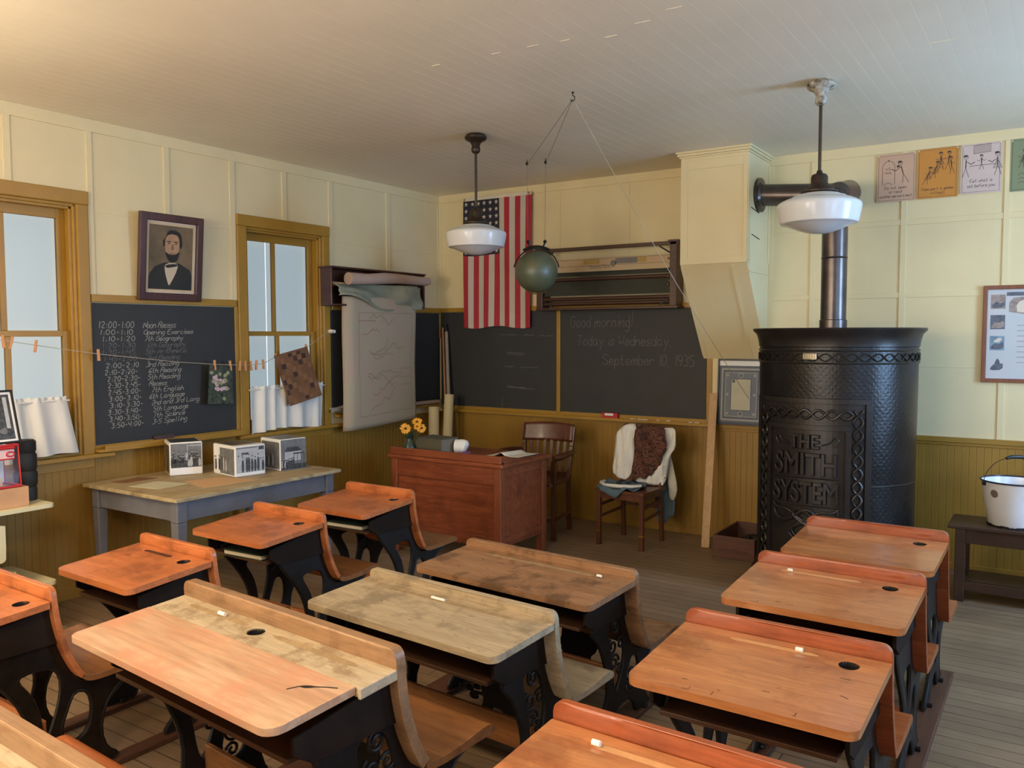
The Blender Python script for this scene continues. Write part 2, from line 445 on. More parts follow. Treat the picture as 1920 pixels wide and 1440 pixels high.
# ------------------------------------------------------------------ windows on the left wall
SHADE, n_, l_, b_ = newmat('white_shade_cloth')
tr = n_.new('ShaderNodeBsdfTranslucent'); df = n_.new('ShaderNodeBsdfDiffuse'); mx = n_.new('ShaderNodeMixShader')
tr.inputs['Color'].default_value = (.88, .85, .76, 1); df.inputs['Color'].default_value = (.86, .83, .75, 1); mx.inputs[0].default_value = .68
l_.new(tr.outputs[0], mx.inputs[1]); l_.new(df.outputs[0], mx.inputs[2]); l_.new(mx.outputs[0], n_['Material Output'].inputs[0])
def window(name, y0, y1, mid, slit):
    w = struct(bpy.data.objects.new(name, None)); COL.objects.link(w); w.location = (0, (y0+y1)/2, WZ0)
    Y = lambda y: y - (y0+y1)/2
    a, b = Y(y0), Y(y1); z = lambda q: q - WZ0
    mb = MB()
    for p, q in ((a - .082, a), (b, b + .072)): mb.box(0, .024, p, q, z(.885), z(2.437))
    mb.box(0, .026, a - .086, b + .076, z(2.437), z(2.52))
    for p, q in ((a - .001, a + .018), (b - .018, b + .001)): mb.box(-.10, .004, p, q, z(.885), z(2.437))
    mb.box(-.10, .004, a, b, z(2.419), z(2.438))
    mb.build('casing', OCHRE, w, bevel=.005)
    mb = MB()
    for p, q in ((a + .018, a + .034), (b - .034, b - .018)): mb.box(-.03, -.012, p, q, z(.905), z(2.42))
    mb.box(-.03, -.012, a + .018, b - .018, z(2.403), z(2.42))
    mb.build('stop_bead', OCHRE, w, bevel=.003)
    for nm, x0, zb, zt, br, trr in (('upper_sash', -.085, 1.625, 2.419, .035, .07), ('lower_sash', -.052, .905, 1.66, .08, .036)):
        mb = MB()
        L, R = a + .018, b - .018
        mb.box(x0 - .032, x0, L, L + .05, z(zb), z(zt)); mb.box(x0 - .032, x0, R - .05, R, z(zb), z(zt))
        mb.box(x0 - .032, x0, L + .05, R - .05, z(zb), z(zb + br)); mb.box(x0 - .032, x0, L + .05, R - .05, z(zt - trr), z(zt))
        mb.box(x0 - .028, x0 - .002, Y(mid) - .016, Y(mid) + .016, z(zb + br), z(zt - trr))
        sh = mb.build(nm, OCHRE, w, bevel=.003)
        for p, q in ((L + .048, Y(mid) - .014), (Y(mid) + .014, R - .048)):
            MB().box(x0 - .018, x0 - .015, p, q, z(zb + br - .002), z(zt - trr + .002)).build('pane', GLASSM, sh)
    mb = MB(); mb.box(.0, .065, a - .12, b + .18, z(.862), z(.888)); mb.box(0, .018, a - .08, b + .07, z(.80), z(.862))
    mb.box(-.1, 0, a, b, z(.885), z(.905))
    mb.build('stool', OCHRE, w, bevel=.005)
    mb = MB()
    cuts = [a + .01, Y(slit) - .004, Y(slit) + .004, b - .01] if slit else [a + .01, b - .01]
    for i in range(0, len(cuts), 2):
        p, q = cuts[i], cuts[i+1]
        mb.grid(30, 4, lambda s, t, p=p, q=q: (-.142 + .004*math.sin(s*9 + p*7) , p + (q-p)*s, z(.9) + (2.43-.9)*t))
    mb.build('shade_panel', SHADE, w, smooth=True)
    return w
window('window_1', *WIN[0], -3.99, None)
window('window_2', *WIN[1], -1.976, -2.012)

# cafe curtains
def curtain(y0, y1, z0, z1, flare0, flare1, label, seed):
    r = random.Random(seed)
    t = thing('cafe_curtain', label, 'curtain', (.045, (y0+y1)/2, z0))
    c = (y0+y1)/2; ph = [r.uniform(0, 6) for _ in range(4)]
    def fn(s, q):
        yy = (y0 - flare0*(1-q)) + (y1 + flare1*(1-q) - y0 + flare0*(1-q))*s
        amp = .010 + .012*(1-q)
        d = amp*math.sin(s*34 + ph[0] + 1.5*math.sin(s*7 + ph[1])) + .008*math.sin(s*15 + ph[2])
        zz = z0 + .015*math.sin(s*5 + ph[3])*(1-q) + (z1 - z0)*q
        if q > .9: zz += .004*math.sin(s*90)
        return (d + (.006*math.sin(s*90) if q > .93 else 0), yy - c, zz - z0)
    MB().grid(150, 26, fn).build('cloth', CLOTHW, t, smooth=True)
    MB().tube([(0, y0 - c - .02, (z1 - z0)*.93), (0, y1 - c + .02, (z1 - z0)*.93)], .005, 8).build('rod', CLOTHW, t, smooth=True)
curtain(-4.33, -3.715, .90, 1.262, .0, .07, 'white gathered cafe curtain over the window left of the schedule blackboard', 3)
curtain(-2.325, -1.60, .895, 1.245, .01, -.01, 'white gathered cafe curtain behind the woven mat hanging in the window', 5)

# ------------------------------------------------------------------ blackboards
def tray(mb, fn_box, a0, a1, z): pass
bb = tag(MB().box(0, .012, -3.523, -2.438, .935, 1.835).build('blackboard', SLATE, bevel=.001), 'schedule blackboard with columns of cursive times and lessons between two windows', 'blackboard')
mb = MB(); mb.box(0, .020, -2.438, -2.408, .93, 1.84); mb.box(0, .02, -3.532, -3.523, .93, 1.84)
mb.build('frame_strip', OCHRE, bb, bevel=.003)
mb = MB(); mb.box(0, .075, -3.528, -2.415, .893, .912); mb.box(.066, .078, -3.49, -2.415, .893, .935); mb.box(0, .012, -3.523, -2.42, .912, .936)
mb.build('chalk_tray', OCHRE, bb, bevel=.003)
LES = [('12:00-1:00', 'Noon Recess'), ('1:00-1:10', 'Opening Exercises'), ('1:10-1:20', '7th Geography'), ('1:20-1:30', '6th Geography'), ('1:30-1:45', '5th Arithmetic'), ('1:45-2:00', '2nd Reading'), ('2:00-2:10', '3rd Reading'), ('2:10-2:20-', '6th Reading'), ('2:20-2:30-', '5th Reading'), ('2:30-2:45-', 'Recess'), ('2:45-3:00-', '7th English'), ('3:00-3:10-', '6th Language'), ('3:10-3:30-', '2nd and 3rd Lang.'), ('3:30-3:40-', '5th Language'), ('3:40-3:50-', '7th Science'), ('3:50-4:00-', '3-5 Spelling')]
mb = MB(); fr = LEFT(0, 0, .012)
zz = [1.690, 1.628, 1.578, 1.527, 1.478, 1.428, 1.380, 1.327, 1.275, 1.224, 1.176, 1.131, 1.086, 1.042, 1.000, .962]
zz = [1.678 - i*(1.678 - 1.035)/15 for i in range(16)]
for i, (a, b) in enumerate(LES):
    f = 1 if i in (3, 4, 5) else 0
    h = .040 if i == 0 else .031
    write(mb, a, fr, -3.475 + .012*(i > 1) + random.uniform(-.01, .01) + .003*i, zz[i], h, .0036, .12, 1.5, jit=.25, width=.235 if i != 0 else .25, mi=f, slope=.01)
    wd = .0225*len(b)
    write(mb, b, fr, -3.165 + random.uniform(-.01, .012) + .003*i, zz[i], h*1.06, .0033, .35, .75, jit=.2, width=wd, mi=f, slope=.02)
mb.build('chalk_writing', [CHALKM, CHALKF], bb)
tag(MB().box(.016, .06, -3.12, -2.99, .914, .958).build('blackboard_eraser', mat('eraser_felt', rgb(74, 58, 62), .9), bevel=.004), 'dark felt eraser on the tray under the schedule blackboard', 'eraser')

b2 = tag(MB().box(.001, .012, -1.462, -.016, .987, 1.838).build('blackboard', SLATE, bevel=.001), 'blank blackboard on the window wall behind the hanging map', 'blackboard')
MB().box(.015, .07, -1.45, -.10, .945, .963).box(.015, .020, -1.44, -.10, .963, .987).build('chalk_tray', OCHRE, b2, bevel=.003)
b3 = tag(MB().box(.026, 1.331, -.012, -.001, .948, 1.845).build('blackboard', SLATE, bevel=.001), 'nearly blank blackboard below the flag with faint chalk smears', 'blackboard')
mb = MB(); fr = FRONT(0, 0, -.012)
rq = random.Random(11)
def scrawl(u, v, L, amp): ribbon(mb, smooth_poly([(u + L*k/18, v + amp*(k % 2)*rq.uniform(.3, 1) + rq.uniform(-.004, .004)) for k in range(19)], 1, False), .003, fr, .001)
scrawl(.72, 1.625, .20, .016); scrawl(.98, 1.62, .12, .02); scrawl(1.14, 1.615, .16, .014)
for u, v, L in ((.80, 1.47, .2), (.80, 1.455, .18), (.80, 1.145, .30), (.80, 1.155, .2)): ribbon(mb, [(u, v), (u + L, v - .012)], .004, fr, .001)
scrawl(.78, 1.33, .10, .018); scrawl(.94, 1.325, .20, .014)
ribbon(mb, [(.745, .95), (.75, 1.06)], .003, fr, .001)
mb.build('chalk_marks', CHALKF, b3)
b4 = tag(MB().box(1.373, 2.721, -.012, -.001, .948, 1.845).build('blackboard', SLATE, bevel=.001), 'blackboard with the Good morning message and date right of the flag', 'blackboard')
mb = MB()
write(mb, 'Good morning', fr, 1.47, 1.695, .095, .0042, .08, 1.3, jit=.15, width=.585); write(mb, '!', fr, 2.045, 1.695, .13, .0042, .08)
write(mb, 'Today is Wednesday,', fr, 1.54, 1.535, .088, .0042, .08, 1.2, jit=.15, width=.89)
write(mb, 'September 10, 1935', fr, 1.79, 1.372, .088, .0042, .08, 1.2, jit=.15, width=.84)
ribbon(mb, [(2.04, 1.80), (2.045, 1.75)], .004, fr, .001)
mb.build('chalk_writing', CHALKF, b4)
struct(fbox('trim_14', 1.333, 1.371, .93, 1.847, .02))
mb = MB(); mb.box(.08, 2.775, -.07, 0, .893, .911); mb.box(.08, 2.775, -.072, -.064, .893, .919); mb.box(.016, 2.775, -.014, 0, .911, .946)
tag(mb.build('chalk_ledge', OCHRE, bevel=.003), 'long ochre chalk ledge under the two front blackboards', 'ledge')
e = tag(MB().box(1.81, 1.955, -.055, -.017, .913, .962).build('eraser_box', RED, bevel=.003), 'small red eraser box on the ledge below the Good morning message', 'box')
MB().box(1.835, 1.915, -.0562, -.054, .938, .957).build('label', WHITE, e)
for i, (x, L, a) in enumerate(((2.08, .03, .2), (2.11, .02, 1.2), (2.15, .03, .1), (2.18, .025, .5), (2.21, .03, .0), (2.32, .025, .3), (2.41, .035, .1), (2.6, .03, .2), (2.655, .04, 0))):
    dx, dy = L/2*math.cos(a), L/2*math.sin(a)*.3
    tag(MB().tube([(x-dx, -.035-dy, .917), (x+dx, -.035+dy, .917)], .005, 8).build('chalk_stick', CHALKS, smooth=True), 'short white chalk stub lying on the long ledge under the date', 'chalk', 'chalk stubs on the front ledge')
tag(MB().tube([(.03, -2.985, .919), (.045, -2.955, .919)], .005, 8).build('chalk_stick', CHALKS, smooth=True), 'white chalk stub beside the dark felt eraser', 'chalk')

# ------------------------------------------------------------------ framed portrait over the schedule board
def framed(name, label, fr, W, Hh, fw, fd, fm, mats, draw, bev=.006, cat='picture', back=.0):
    """fr: origin at the lower left of the outside, u to the right, v up, n to the room"""
    t = thing(name, label, cat, tuple(fr.o))
    loc = lambda a, b, q=0: fr(a, b, q) - fr.o
    MB().plate(rect(0, W, 0, Hh), [rect(fw, W-fw, fw, Hh-fw)], 0, fd, loc).build('frame', fm, t, bevel=bev)
    MB().plate(rect(fw*.8, W-fw*.8, fw*.8, Hh-fw*.8), [], .001, fd*.35, loc).build('backing', WHITE, t)
    mb = MB(); z0 = fd*.35
    class L2:
        def __call__(s, a, b, q=0): return loc(a, b, z0 + q)
    draw(mb, L2()); mb.build('print', mats, t)
    return t
FRAMEW = wood('purple_brown_frame', rgb(62, 34, 30), rgb(88, 50, 44), .35, axis='Z', coat=.3)
pm = [mat('mat_board', rgb(206, 184, 150), .8), mat('portrait_ground', rgb(104, 92, 70), .7, var=.3, vs=5, c2=rgb(140, 116, 86)), mat('portrait_coat', rgb(40, 40, 38), .7, var=.15), mat('portrait_skin', rgb(172, 136, 104), .7, var=.15, vs=12), mat('portrait_shirt', rgb(196, 180, 156), .7), mat('portrait_hair', rgb(36, 32, 28), .7), mat('portrait_shade', rgb(128, 96, 70), .7)]
def draw_portrait(mb, f):
    poly(mb, rect(.055, .425, .055, .52), f, .001, 0); poly(mb, rect(.075, .405, .075, .50), f, .002, 1)
    cx = .245
    P = lambda pts, t, m, it=2: poly(mb, smooth_poly([(cx + a, b) for a, b in pts], it), f, t, m)
    poly(mb, [(.076, .076), (.404, .076), (.404, .17), (.385, .215), (.30, .255), (.19, .255), (.12, .225), (.085, .18), (.076, .15)], f, .003, 2)
    P([(-.045, .25), (.04, .26), (.05, .22), (-.01, .105), (-.022, .105), (-.055, .21)], .004, 4, 1)
    P([(-.05, .24), (.04, .252), (.045, .235), (0, .225), (-.04, .218)], .005, 2, 1)
    P([(-.05, .42), (-.03, .47), (.02, .475), (.065, .455), (.075, .41), (.065, .36), (-.055, .36), (-.07, .39)], .0045, 5)
    P([(-.055, .41), (-.03, .445), (.035, .445), (.055, .41), (.055, .34), (.04, .285), (.0, .265), (-.035, .285), (-.055, .34)], .0055, 3)
    P([(-.055, .33), (-.04, .32), (-.02, .31), (.02, .31), (.045, .325), (.058, .34), (.045, .275), (.005, .252), (-.03, .27)], .006, 5)
    P([(-.055, .355), (-.06, .40), (-.07, .41), (-.07, .37)], .006, 5); P([(.055, .35), (.06, .40), (.075, .41), (.075, .36)], .006, 5)
    for x in (-.026, .028):
        poly(mb, rect(cx + x - .016, cx + x + .016, .392, .398), f, .0065, 5); poly(mb, circ(cx + x, .383, .008, 10, .004), f, .0065, 5)
    P([(-.004, .38), (.008, .38), (.014, .345), (.0, .335), (-.01, .345)], .006, 6)
    poly(mb, rect(cx - .02, cx + .022, .316, .321), f, .0067, 6)
tilt = math.atan2(.05, .575)
fr = Fr((.026, -3.225, 1.865), (0, 1, 0), (math.sin(tilt), 0, math.cos(tilt)))
framed('framed_portrait', 'dark framed portrait of a bearded man in suit above the schedule blackboard', fr, .48, .575, .052, .03, FRAMEW, pm, draw_portrait)

# ------------------------------------------------------------------ clothesline with pins across the windows
LX = .085
line_pts = [(-4.55, 1.68), (-4.094, 1.605), (-3.738, 1.547), (-3.526, 1.515), (-2.95, 1.447), (-2.673, 1.425), (-2.52, 1.416), (-2.36, 1.410), (-2.24, 1.418), (-2.13, 1.462), (-1.81, 1.53), (-1.595, 1.645), (-1.50, 1.66)]
cl = thing('clothesline', 'thin clothesline sagging across the left wall from window to window', 'line', (LX, -3, 1.4))
MB().tube([(0, y + 3, z - 1.4) for y, z in line_pts], .0022, 6).build('cord', STRING, cl, smooth=True)
mb = MB(); mb.tube([(-.06, 1.50, .26), (-.03, 1.50, .26), (-.015, 1.50, .26), (0, 1.50, .26)], [.016, .018, .012, .014], 12)
mb.build('porcelain_knob', WHITE, cl, smooth=True)
mb = MB(); mb.tube([(-.085, -1.55, .28), (-.03, -1.55, .28), (0, -1.55, .28)], [.016, .018, .012], 12)
mb.build('porcelain_knob', WHITE, cl, smooth=True)
def zline(y):
    for (a, za), (b, zb) in zip(line_pts, line_pts[1:]):
        if a <= y <= b: return za + (zb - za)*(y - a)/(b - a)
pins = [(-4.085, .08, 'clothespin at the far left over the first window'), (-4.04, -.25, 'tilted clothespin on the line, second from the left'), (-3.905, -.15, 'lone clothespin in front of the right pane of the first window'), (-3.526, .05, 'lone clothespin at the left edge of the schedule blackboard'),
        (-2.673, .05, 'clothespin on the top left corner of the flower print'), (-2.54, .1, 'clothespin on the top right corner of the flower print'), (-2.455, -.12, None), (-2.408, .05, None), (-2.357, .12, None), (-2.307, -.08, None), (-2.242, .1, None), (-2.120, .25, 'clothespin on the left corner of the woven mat'), (-1.815, .0, 'clothespin on the right corner of the woven mat')]
for y, tl, lab in pins:
    z = zline(y)
    t = thing('clothespin', lab or 'wooden clothespin in the empty row of five right of the flower print', 'clothespin', (LX, y, z), 0, None if lab else 'clothespins in the empty row')
    if lab: t['group'] = 'clothespins on the line'
    else: t['group'] = 'clothespins in the empty row'
    t.rotation_euler = (tl, 0, 0)
    for s in (-1, 1):
        MB().beam((s*.006, 0, -.042), (s*.0035, 0, .030), .006, .011, w2=.008, d2=.011).build('prong', PINW, t, bevel=.001)
    MB().tube([(-.006, 0, .010), (0, .005, .012), (.006, 0, .010), (0, -.005, .012)], .0016, 6, closed=True).build('spring', IRON, t)
# flower print
fm = [mat('print_dark_foliage', rgb(38, 44, 36), .5, var=.5, vs=40, c2=rgb(84, 92, 70)), mat('print_pink_petal', rgb(204, 172, 176), .5, var=.15, vs=60), mat('print_pale_leaf', rgb(150, 152, 112), .5, var=.2, vs=40)]
fr = Fr((LX, -2.722, 1.135), (0, 1, 0), (0, 0, 1))
mb = MB()
mb.add([fr(a, b, q) for q in (-.0008, .0008) for a, b in ((-.015, .01), (.20, 0), (.20, .272), (.003, .285))], [(0, 1, 2, 3), (7, 6, 5, 4), (0, 4, 5, 1), (1, 5, 6, 2), (2, 6, 7, 3), (3, 7, 4, 0)], 0)
r = random.Random(4)
for i in range(26):
    cx, cz = (r.uniform(.03, .13), r.uniform(.10, .21)) if i < 16 else (r.uniform(.02, .19), r.uniform(.02, .27))
    if i < 16: cx += (.17 - cz)*.4
    poly(mb, [(cx + a, cz + b) for a, b in smooth_poly([(.018*math.cos(k*1.256 + i)*r.uniform(.6, 1.2), .018*math.sin(k*1.256 + i)*r.uniform(.6, 1.2)) for k in range(5)], 2)], fr, .0012 + i*.00005, 1 if i < 16 else 2)
tag(mb.build('flower_print', fm), 'dark print of pink blossoms pinned on the clothesline over the blackboard', 'picture')
# woven paper mat
wm = [mat('mat_brown_strip', rgb(120, 82, 52), .8, var=.25, vs=14), mat('mat_dark_strip', rgb(70, 48, 38), .8, var=.3, vs=14), mat('mat_tan_strip', rgb(136, 94, 60), .8, var=.15, vs=20)]
fr = Fr((LX + .012, -2.150, 1.474), (0, .336, .066), (0, .142, -.393))
mb = MB(); nu, nv = 8, 10; W, L = .342, .42
def wfn(s, t): return fr(W*s, L*t, .004*math.sin(t*3) - .012*t)
def wmf(i, j):
    if i in (0, nu*3-1) or j in (0, nv*3-1): return 0
    c, d = i//3, j//3
    return 1 if (c + d) % 2 and (c*7 + d*3 + c*d) % 5 < 2 else (2 if (c*5 + d*11) % 4 == 0 else 0)
mb.grid(nu*3, nv*3, wfn, mf=wmf)
tag(mb.build('woven_mat', wm, solid=.003), 'brown checkered woven paper mat hanging askew in front of the second window', 'mat')

# ------------------------------------------------------------------ map case with hanging maps on the left wall
mc = thing('map_case', 'dark wooden wall map case on the left wall near the corner', 'map case', (0, -1.0, 1.87))
mb = MB(); mb.box(.012, .16, -.60, .60, .305, .32); mb.box(.012, .03, -.58, .58, 0, .305)
mb.build('cabinet_back', W_CASE, mc, bevel=.003)
for s in (-1, 1): MB().box(.03, .15, s*.585 - .009, s*.585 + .009, .0, .305).build('side_panel', W_CASE, mc, bevel=.003)
MB().box(.03, .15, -.57, .57, .0, .016).build('bottom_board', W_CASE, mc, bevel=.003)
MB().tube([(.10, -.57, .18), (.10, .57, .18)], .018, 12).build('roller', W_PINE, mc, smooth=True)
mapm = mat('linen_map', rgb(186, 162, 144), .85, var=.10, vs=5, c2=rgb(168, 160, 134), bs=200, bstr=.1)
mapg = mat('green_map', rgb(128, 138, 118), .85, var=.15, vs=6, c2=rgb(156, 154, 134))
mapp = mat('pink_map_back', rgb(184, 158, 142), .85, var=.08, vs=4)
inkm = mat('map_line', rgb(146, 126, 108), .9); inkr = mat('map_red_line', rgb(156, 116, 100), .9)
t = thing('wall_map', 'long faded linen map hanging from the wall case beside the window', 'map', (.175, -1.01, .83))
def bigmap(s, q):
    y = -.438 + .876*s - .012*(1-q); z = 1.12*q + .045*(s)*(1-q)
    x = .012*math.sin(s*3.1) - (.05*(1 - s/.10)**2 if s < .10 else 0) + .006*math.sin(q*6 + s*2)
    return (x, y, z)
MB().grid(40, 30, bigmap).build('sheet', mapm, t, smooth=True, solid=.002)
mb = MB()
class MapF:
    def __call__(s, a, b, q=0):
        x, y, z = bigmap(a, b); return Vector((x + .0025 + q, y, z))
mf_ = MapF()
for p in (rect(.16, .93, .09, .88), ):
    for i in range(4):
        a, b = p[i], p[(i+1) % 4]
        ribbon(mb, [(a[0] + (b[0]-a[0])*k/14, a[1] + (b[1]-a[1])*k/14) for k in range(15)], .004, mf_, 0, 0)
r = random.Random(12)
for k in range(9):
    p = [(r.uniform(.2, .4), r.uniform(.1, .85))]
    for _ in range(9): p.append((min(p[-1][0] + r.uniform(.01, .08), .92), min(max(p[-1][1] + r.uniform(-.05, .05), .1), .87)))
    ribbon(mb, smooth_poly(p, 2, False), .005, mf_, .0003, 1 if k % 3 == 0 else 0)
for u in (.36, .48): ribbon(mb, [(u, .80), (u, .88)], .003, mf_, .0003, 0)
ribbon(mb, [(.16, .82), (.38, .82)], .005, mf_, .0003, 1)
for v in (.30, .36, .43): ribbon(mb, [(.74, v), (.92, v)], .003, mf_, .0003, 0)
mb.build('map_lines', [inkm, inkr], t)
t = thing('wall_map', 'crumpled green map half rolled in front of the wall case', 'map', (.20, -1.03, 1.86))
def gmap(s, q):
    y = -.53 + 1.04*s + .012*math.sin(q*4)
    t_ = min(s*1.7, 1); t_ = t_*t_*(3 - 2*t_)
    zb = .092 - .105*t_ + .012*math.sin(s*9); zt = .185 + .03*s
    z = zb + (zt - zb)*q
    x = .018*math.sin(s*7 + q*2) + .010*math.sin(s*13 - q*4) - .05*(q**2) + .008*math.sin(q*11 + s*5)
    return (x, y, z)
MB().grid(50, 16, gmap).build('sheet', mapg, t, smooth=True, solid=.003)
tag(MB().tube([(.17, -1.42, 2.095), (.175, -1.2, 2.10), (.18, -1.0, 2.118), (.175, -.8, 2.125), (.17, -.42, 2.12), (.17, -.375, 2.125)], [.052, .046, .050, .044, .040, .034], 14).build('rolled_map', mapp, smooth=True), 'pinkish rolled map lying across the front of the wall case', 'map')
# crumpled rag and rolled chart on the tray below
r = random.Random(5)
mb = MB()
for k in range(4):
    mb.tube([(.05 + r.uniform(-.015, .015), -1.52 + .06*i, .982 + .018*math.sin(i*1.3 + k) + r.uniform(-.004, .012) + .012*k) for i in range(8)], [.008] + [r.uniform(.012, .02) for _ in range(6)] + [.008], 8)
tag(mb.build('crumpled_rag', mat('grey_rag', rgb(150, 140, 124), .95, bs=60, bstr=.5), smooth=True), 'crumpled grey rag on the tray left of the hanging map', 'rag')
tag(MB().tube([(.045, -.62, .985), (.045, -.08, .985)], .019, 12).build('rolled_chart', mapp, smooth=True), 'pale rolled chart lying on the tray right of the hanging map', 'chart')
# pointers and paper rolls in the corner
tag(MB().tube([(.225, -.16, 0), (.075, -.045, 1.70)], .011, 8).build('pointer_stick', wood('reddish_dowel', rgb(150, 92, 60), rgb(176, 114, 78), .5, axis='Z'), smooth=True), 'slim reddish wooden pointer standing in the corner', 'stick')
t = thing('window_pole', 'pale grey pole with metal tip standing in the corner', 'pole', (.275, -.17, 0))
MB().tube([(0, 0, 0), (-.155, .122, 1.66)], .018, 10).build('shaft', mat('grey_pole_wood', rgb(140, 126, 110), .6), t, smooth=True)
MB().tube([(-.155, .122, 1.66), (-.158, .124, 1.69), (-.163, .128, 1.74)], [.014, .012, .005], 8).build('tip', IRON, t, smooth=True)
CR = mat('cream_paper_roll', rgb(196, 180, 138), .8, var=.05)
def roll(label, a, b, r):
    a, b = Vector(a), Vector(b)
    mb = MB(); mb.tube([a, b], r, 24, cap=False); mb.tube([a, b], r - .006, 24, cap=False)
    mb.tube([a, b], r*.45, 16, cap=True)
    tag(mb.build('paper_roll', CR, smooth=True), label, 'roll')
roll('wider and shorter cream paper roll standing in the corner', (.25, -.42, 0), (.185, -.33, .955), .050)
roll('taller cream paper roll leaning in the corner behind the teacher desk', (.335, -.37, 0), (.295, -.235, 1.07), .046)

# ------------------------------------------------------------------ flag
fmats = [mat('flag_red', rgb(172, 44, 54), .8, var=.06), mat('flag_white', rgb(196, 184, 170), .8, var=.04), mat('flag_navy', rgb(36, 34, 48), .8, var=.1), mat('flag_header', rgb(214, 204, 184), .8)]
t = thing('flag', 'stars and stripes flag hung upright on the front wall left of the chart case', 'flag', (.33, -.03, 1.70))
FW, FH = .757, 1.21
def ff(s, q):
    x = FW*s*(1 - .012*(1-q)); z = 1.185*q - .012*math.sin(s*9)*(1-q) + .018*s*q*0
    y = -.012 - .008*math.sin(s*20 + q*1.5)*(1 - .6*q) - .006*math.sin(s*7 + q*3)
    return (x, y, z)
def fmf(i, j):
    st = i // 4
    if st < 7 and j >= 17: return 2
    return 0 if st % 2 == 0 else 1
MB().grid(52, 30, ff, mf=fmf).build('cloth', fmats, t, smooth=True)
mb = MB()
for c in range(6):
    for r_ in range(8):
        u = (c + .5)/6*7/13; v = (17 + (r_ + .5)/8*13)/30
        x, y, z = ff(u, v); st = []
        for k in range(10):
            rr = .0235 if k % 2 == 0 else .0095; a = PI/2 + k*PI/5
            st.append((x + rr*math.cos(a), y - .003, z + rr*math.sin(a)))
        mb.add(st, [tuple(range(10))], 0)
mb.build('stars', fmats[1], t)
MB().box(-.004, FW + .004, -.02, -.012, 1.183, 1.212).build('header_band', fmats[3], t)
for x in (.02, FW - .02): MB().tube([(x + .009*math.cos(a), -.0225, 1.198 + .009*math.sin(a)) for a in [k*PI/5 for k in range(10)]], .003, 6, closed=True).build('grommet', BRASS, t); MB().tube([(x, -.026, 1.198), (x, .0295, 1.198)], .0022, 6).build('nail', IRON, t)

# ------------------------------------------------------------------ chart case above the front boards
cc = thing('chart_case', 'dark wooden case of roller charts above the front blackboards', 'chart case', (1.86, 0, 1.84))
MB().box(-.66, .665, -.15, -.118, .505, .535).build('top_rail', W_CASE, cc, bevel=.004)
MB().box(-.66, .665, -.15, -.014, .0, .022).build('bottom_rail', W_CASE, cc, bevel=.004)
for s in (-1, 1):
    mb = MB(); mb.box(s*.625 - .03, s*.625 + .03, -.15, -.01, .02, .535)
    mb.box(s*.625 - .045, s*.625 + .045, -.155, -.01, .525, .545)
    mb.build('side_board', W_CASE, cc, bevel=.004)
    for z0, z1 in ((.50, .44), (.03, .085)):
        MB().beam((s*.50, -.13, z0), (s*.60, -.13, z1), .012, .012).build('corner_brace', IRON, cc)
DG = mat('dark_green_chart', rgb(48, 48, 36), .7, var=.12)
MB().box(-.59, .585, -.10, -.094, .29, .43).build('chart_panel', DG, cc)
MB().box(-.59, .585, -.115, -.108, .125, .255).build('chart_panel', DG, cc)
for z in (.262, .095, .055):
    MB().tube([(-.595, -.112, z), (.60, -.112, z)], .017, 12).build('roller', W_CASE, cc, smooth=True)
for i, z in enumerate((.40, .36, .32, .29, .255, .22, .19, .10)):
    MB().sphere((.575 + .012*(i % 2), -.128, z), .008, 6).build('roller_pin', BRASS, cc, smooth=True)
mstrip = [mat('chart_strip_paper', rgb(196, 172, 136), .8, var=.06), mat('strip_yellow', rgb(182, 152, 84), .8), mat('strip_blue', rgb(126, 120, 116), .8), inkm, mat('strip_pink', rgb(200, 170, 134), .8)]
mb = MB(); mb.box(-.595, .585, -.118, -.112, .325, .433)
f = FRONT(0, 0, -.118)
for p, m in ((rect(-.595, .57, .373, .428), 4), (rect(-.20, -.05, .385, .425), 1), (rect(.10, .30, .38, .425), 2), (rect(.30, .38, .385, .425), 1), (circ(.08, .385, .028, 16), 2), (circ(.22, .40, .02, 12), 1), (rect(-.52, -.30, .385, .42), 0)): poly(mb, p, f, .0006 + (0 if m == 4 else .0004 + .0002*m), m)
for z in (.373, .428): ribbon(mb, [(-.59, z), (.57, z)], .004, f, .002, 3)
write(mb, 'SUMATRA', f, -.14, .348, .028, .004, 0, 1.5, .002, 3, width=.2)
mb.build('chart_strip', mstrip, cc)

# ------------------------------------------------------------------ chimney breast
x0, x1, D, ZB, ZM = 2.70, 3.20, .53, 1.437, 2.145
mb = MB()
pf = [(0, ZB), (-.02, ZB), (-D, ZM), (-D, H), (0, H)]
vs = [(x, y, z) for x in (x0, x1) for y, z in pf]; n5 = 5
mb.add(vs, [(0, 1, 2, 3, 4), (9, 8, 7, 6, 5)] + [(i, i + 5, (i+1) % 5 + 5, (i+1) % 5) for i in range(5)])
ch = tag(mb.build('chimney_breast', CREAM), 'cream boxed chimney breast tapering back to the front wall', 'chimney')
ch['kind'] = 'structure'
mb = MB()
for z, o, h in ((H - .016, .034, .016), (H - .034, .024, .018), (H - .048, .012, .014)):
    mb.box(x0 - o, x1 + o, -D - o, -.001, z, z + h)
mb.build('cornice', CREAM, ch, bevel=.004)
mb = MB(); e = .007
for a, b in ((x0, x0 + .055), (x1 - .03, x1)):
    mb.box(a, b, -D - e, -D, ZM, H - .07)
mb.box(x0 + .055, x1 - .03, -D - e, -D, ZM, ZM + .05); mb.box(x0 + .055, x1 - .03, -D - e, -D, H - .135, H - .07)
for a, b in ((-.035, 0), (-D, -D + .04)): mb.box(x1, x1 + e, a, b, ZM + .02, H - .07)
mb.box(x1, x1 + e, -D + .04, -.035, 2.08, 2.10)
mb.build('panel_stile', CREAM, ch, bevel=.002)
mb = MB()
a, b = Vector((0, -D, ZM)), Vector((0, -.02, ZB))
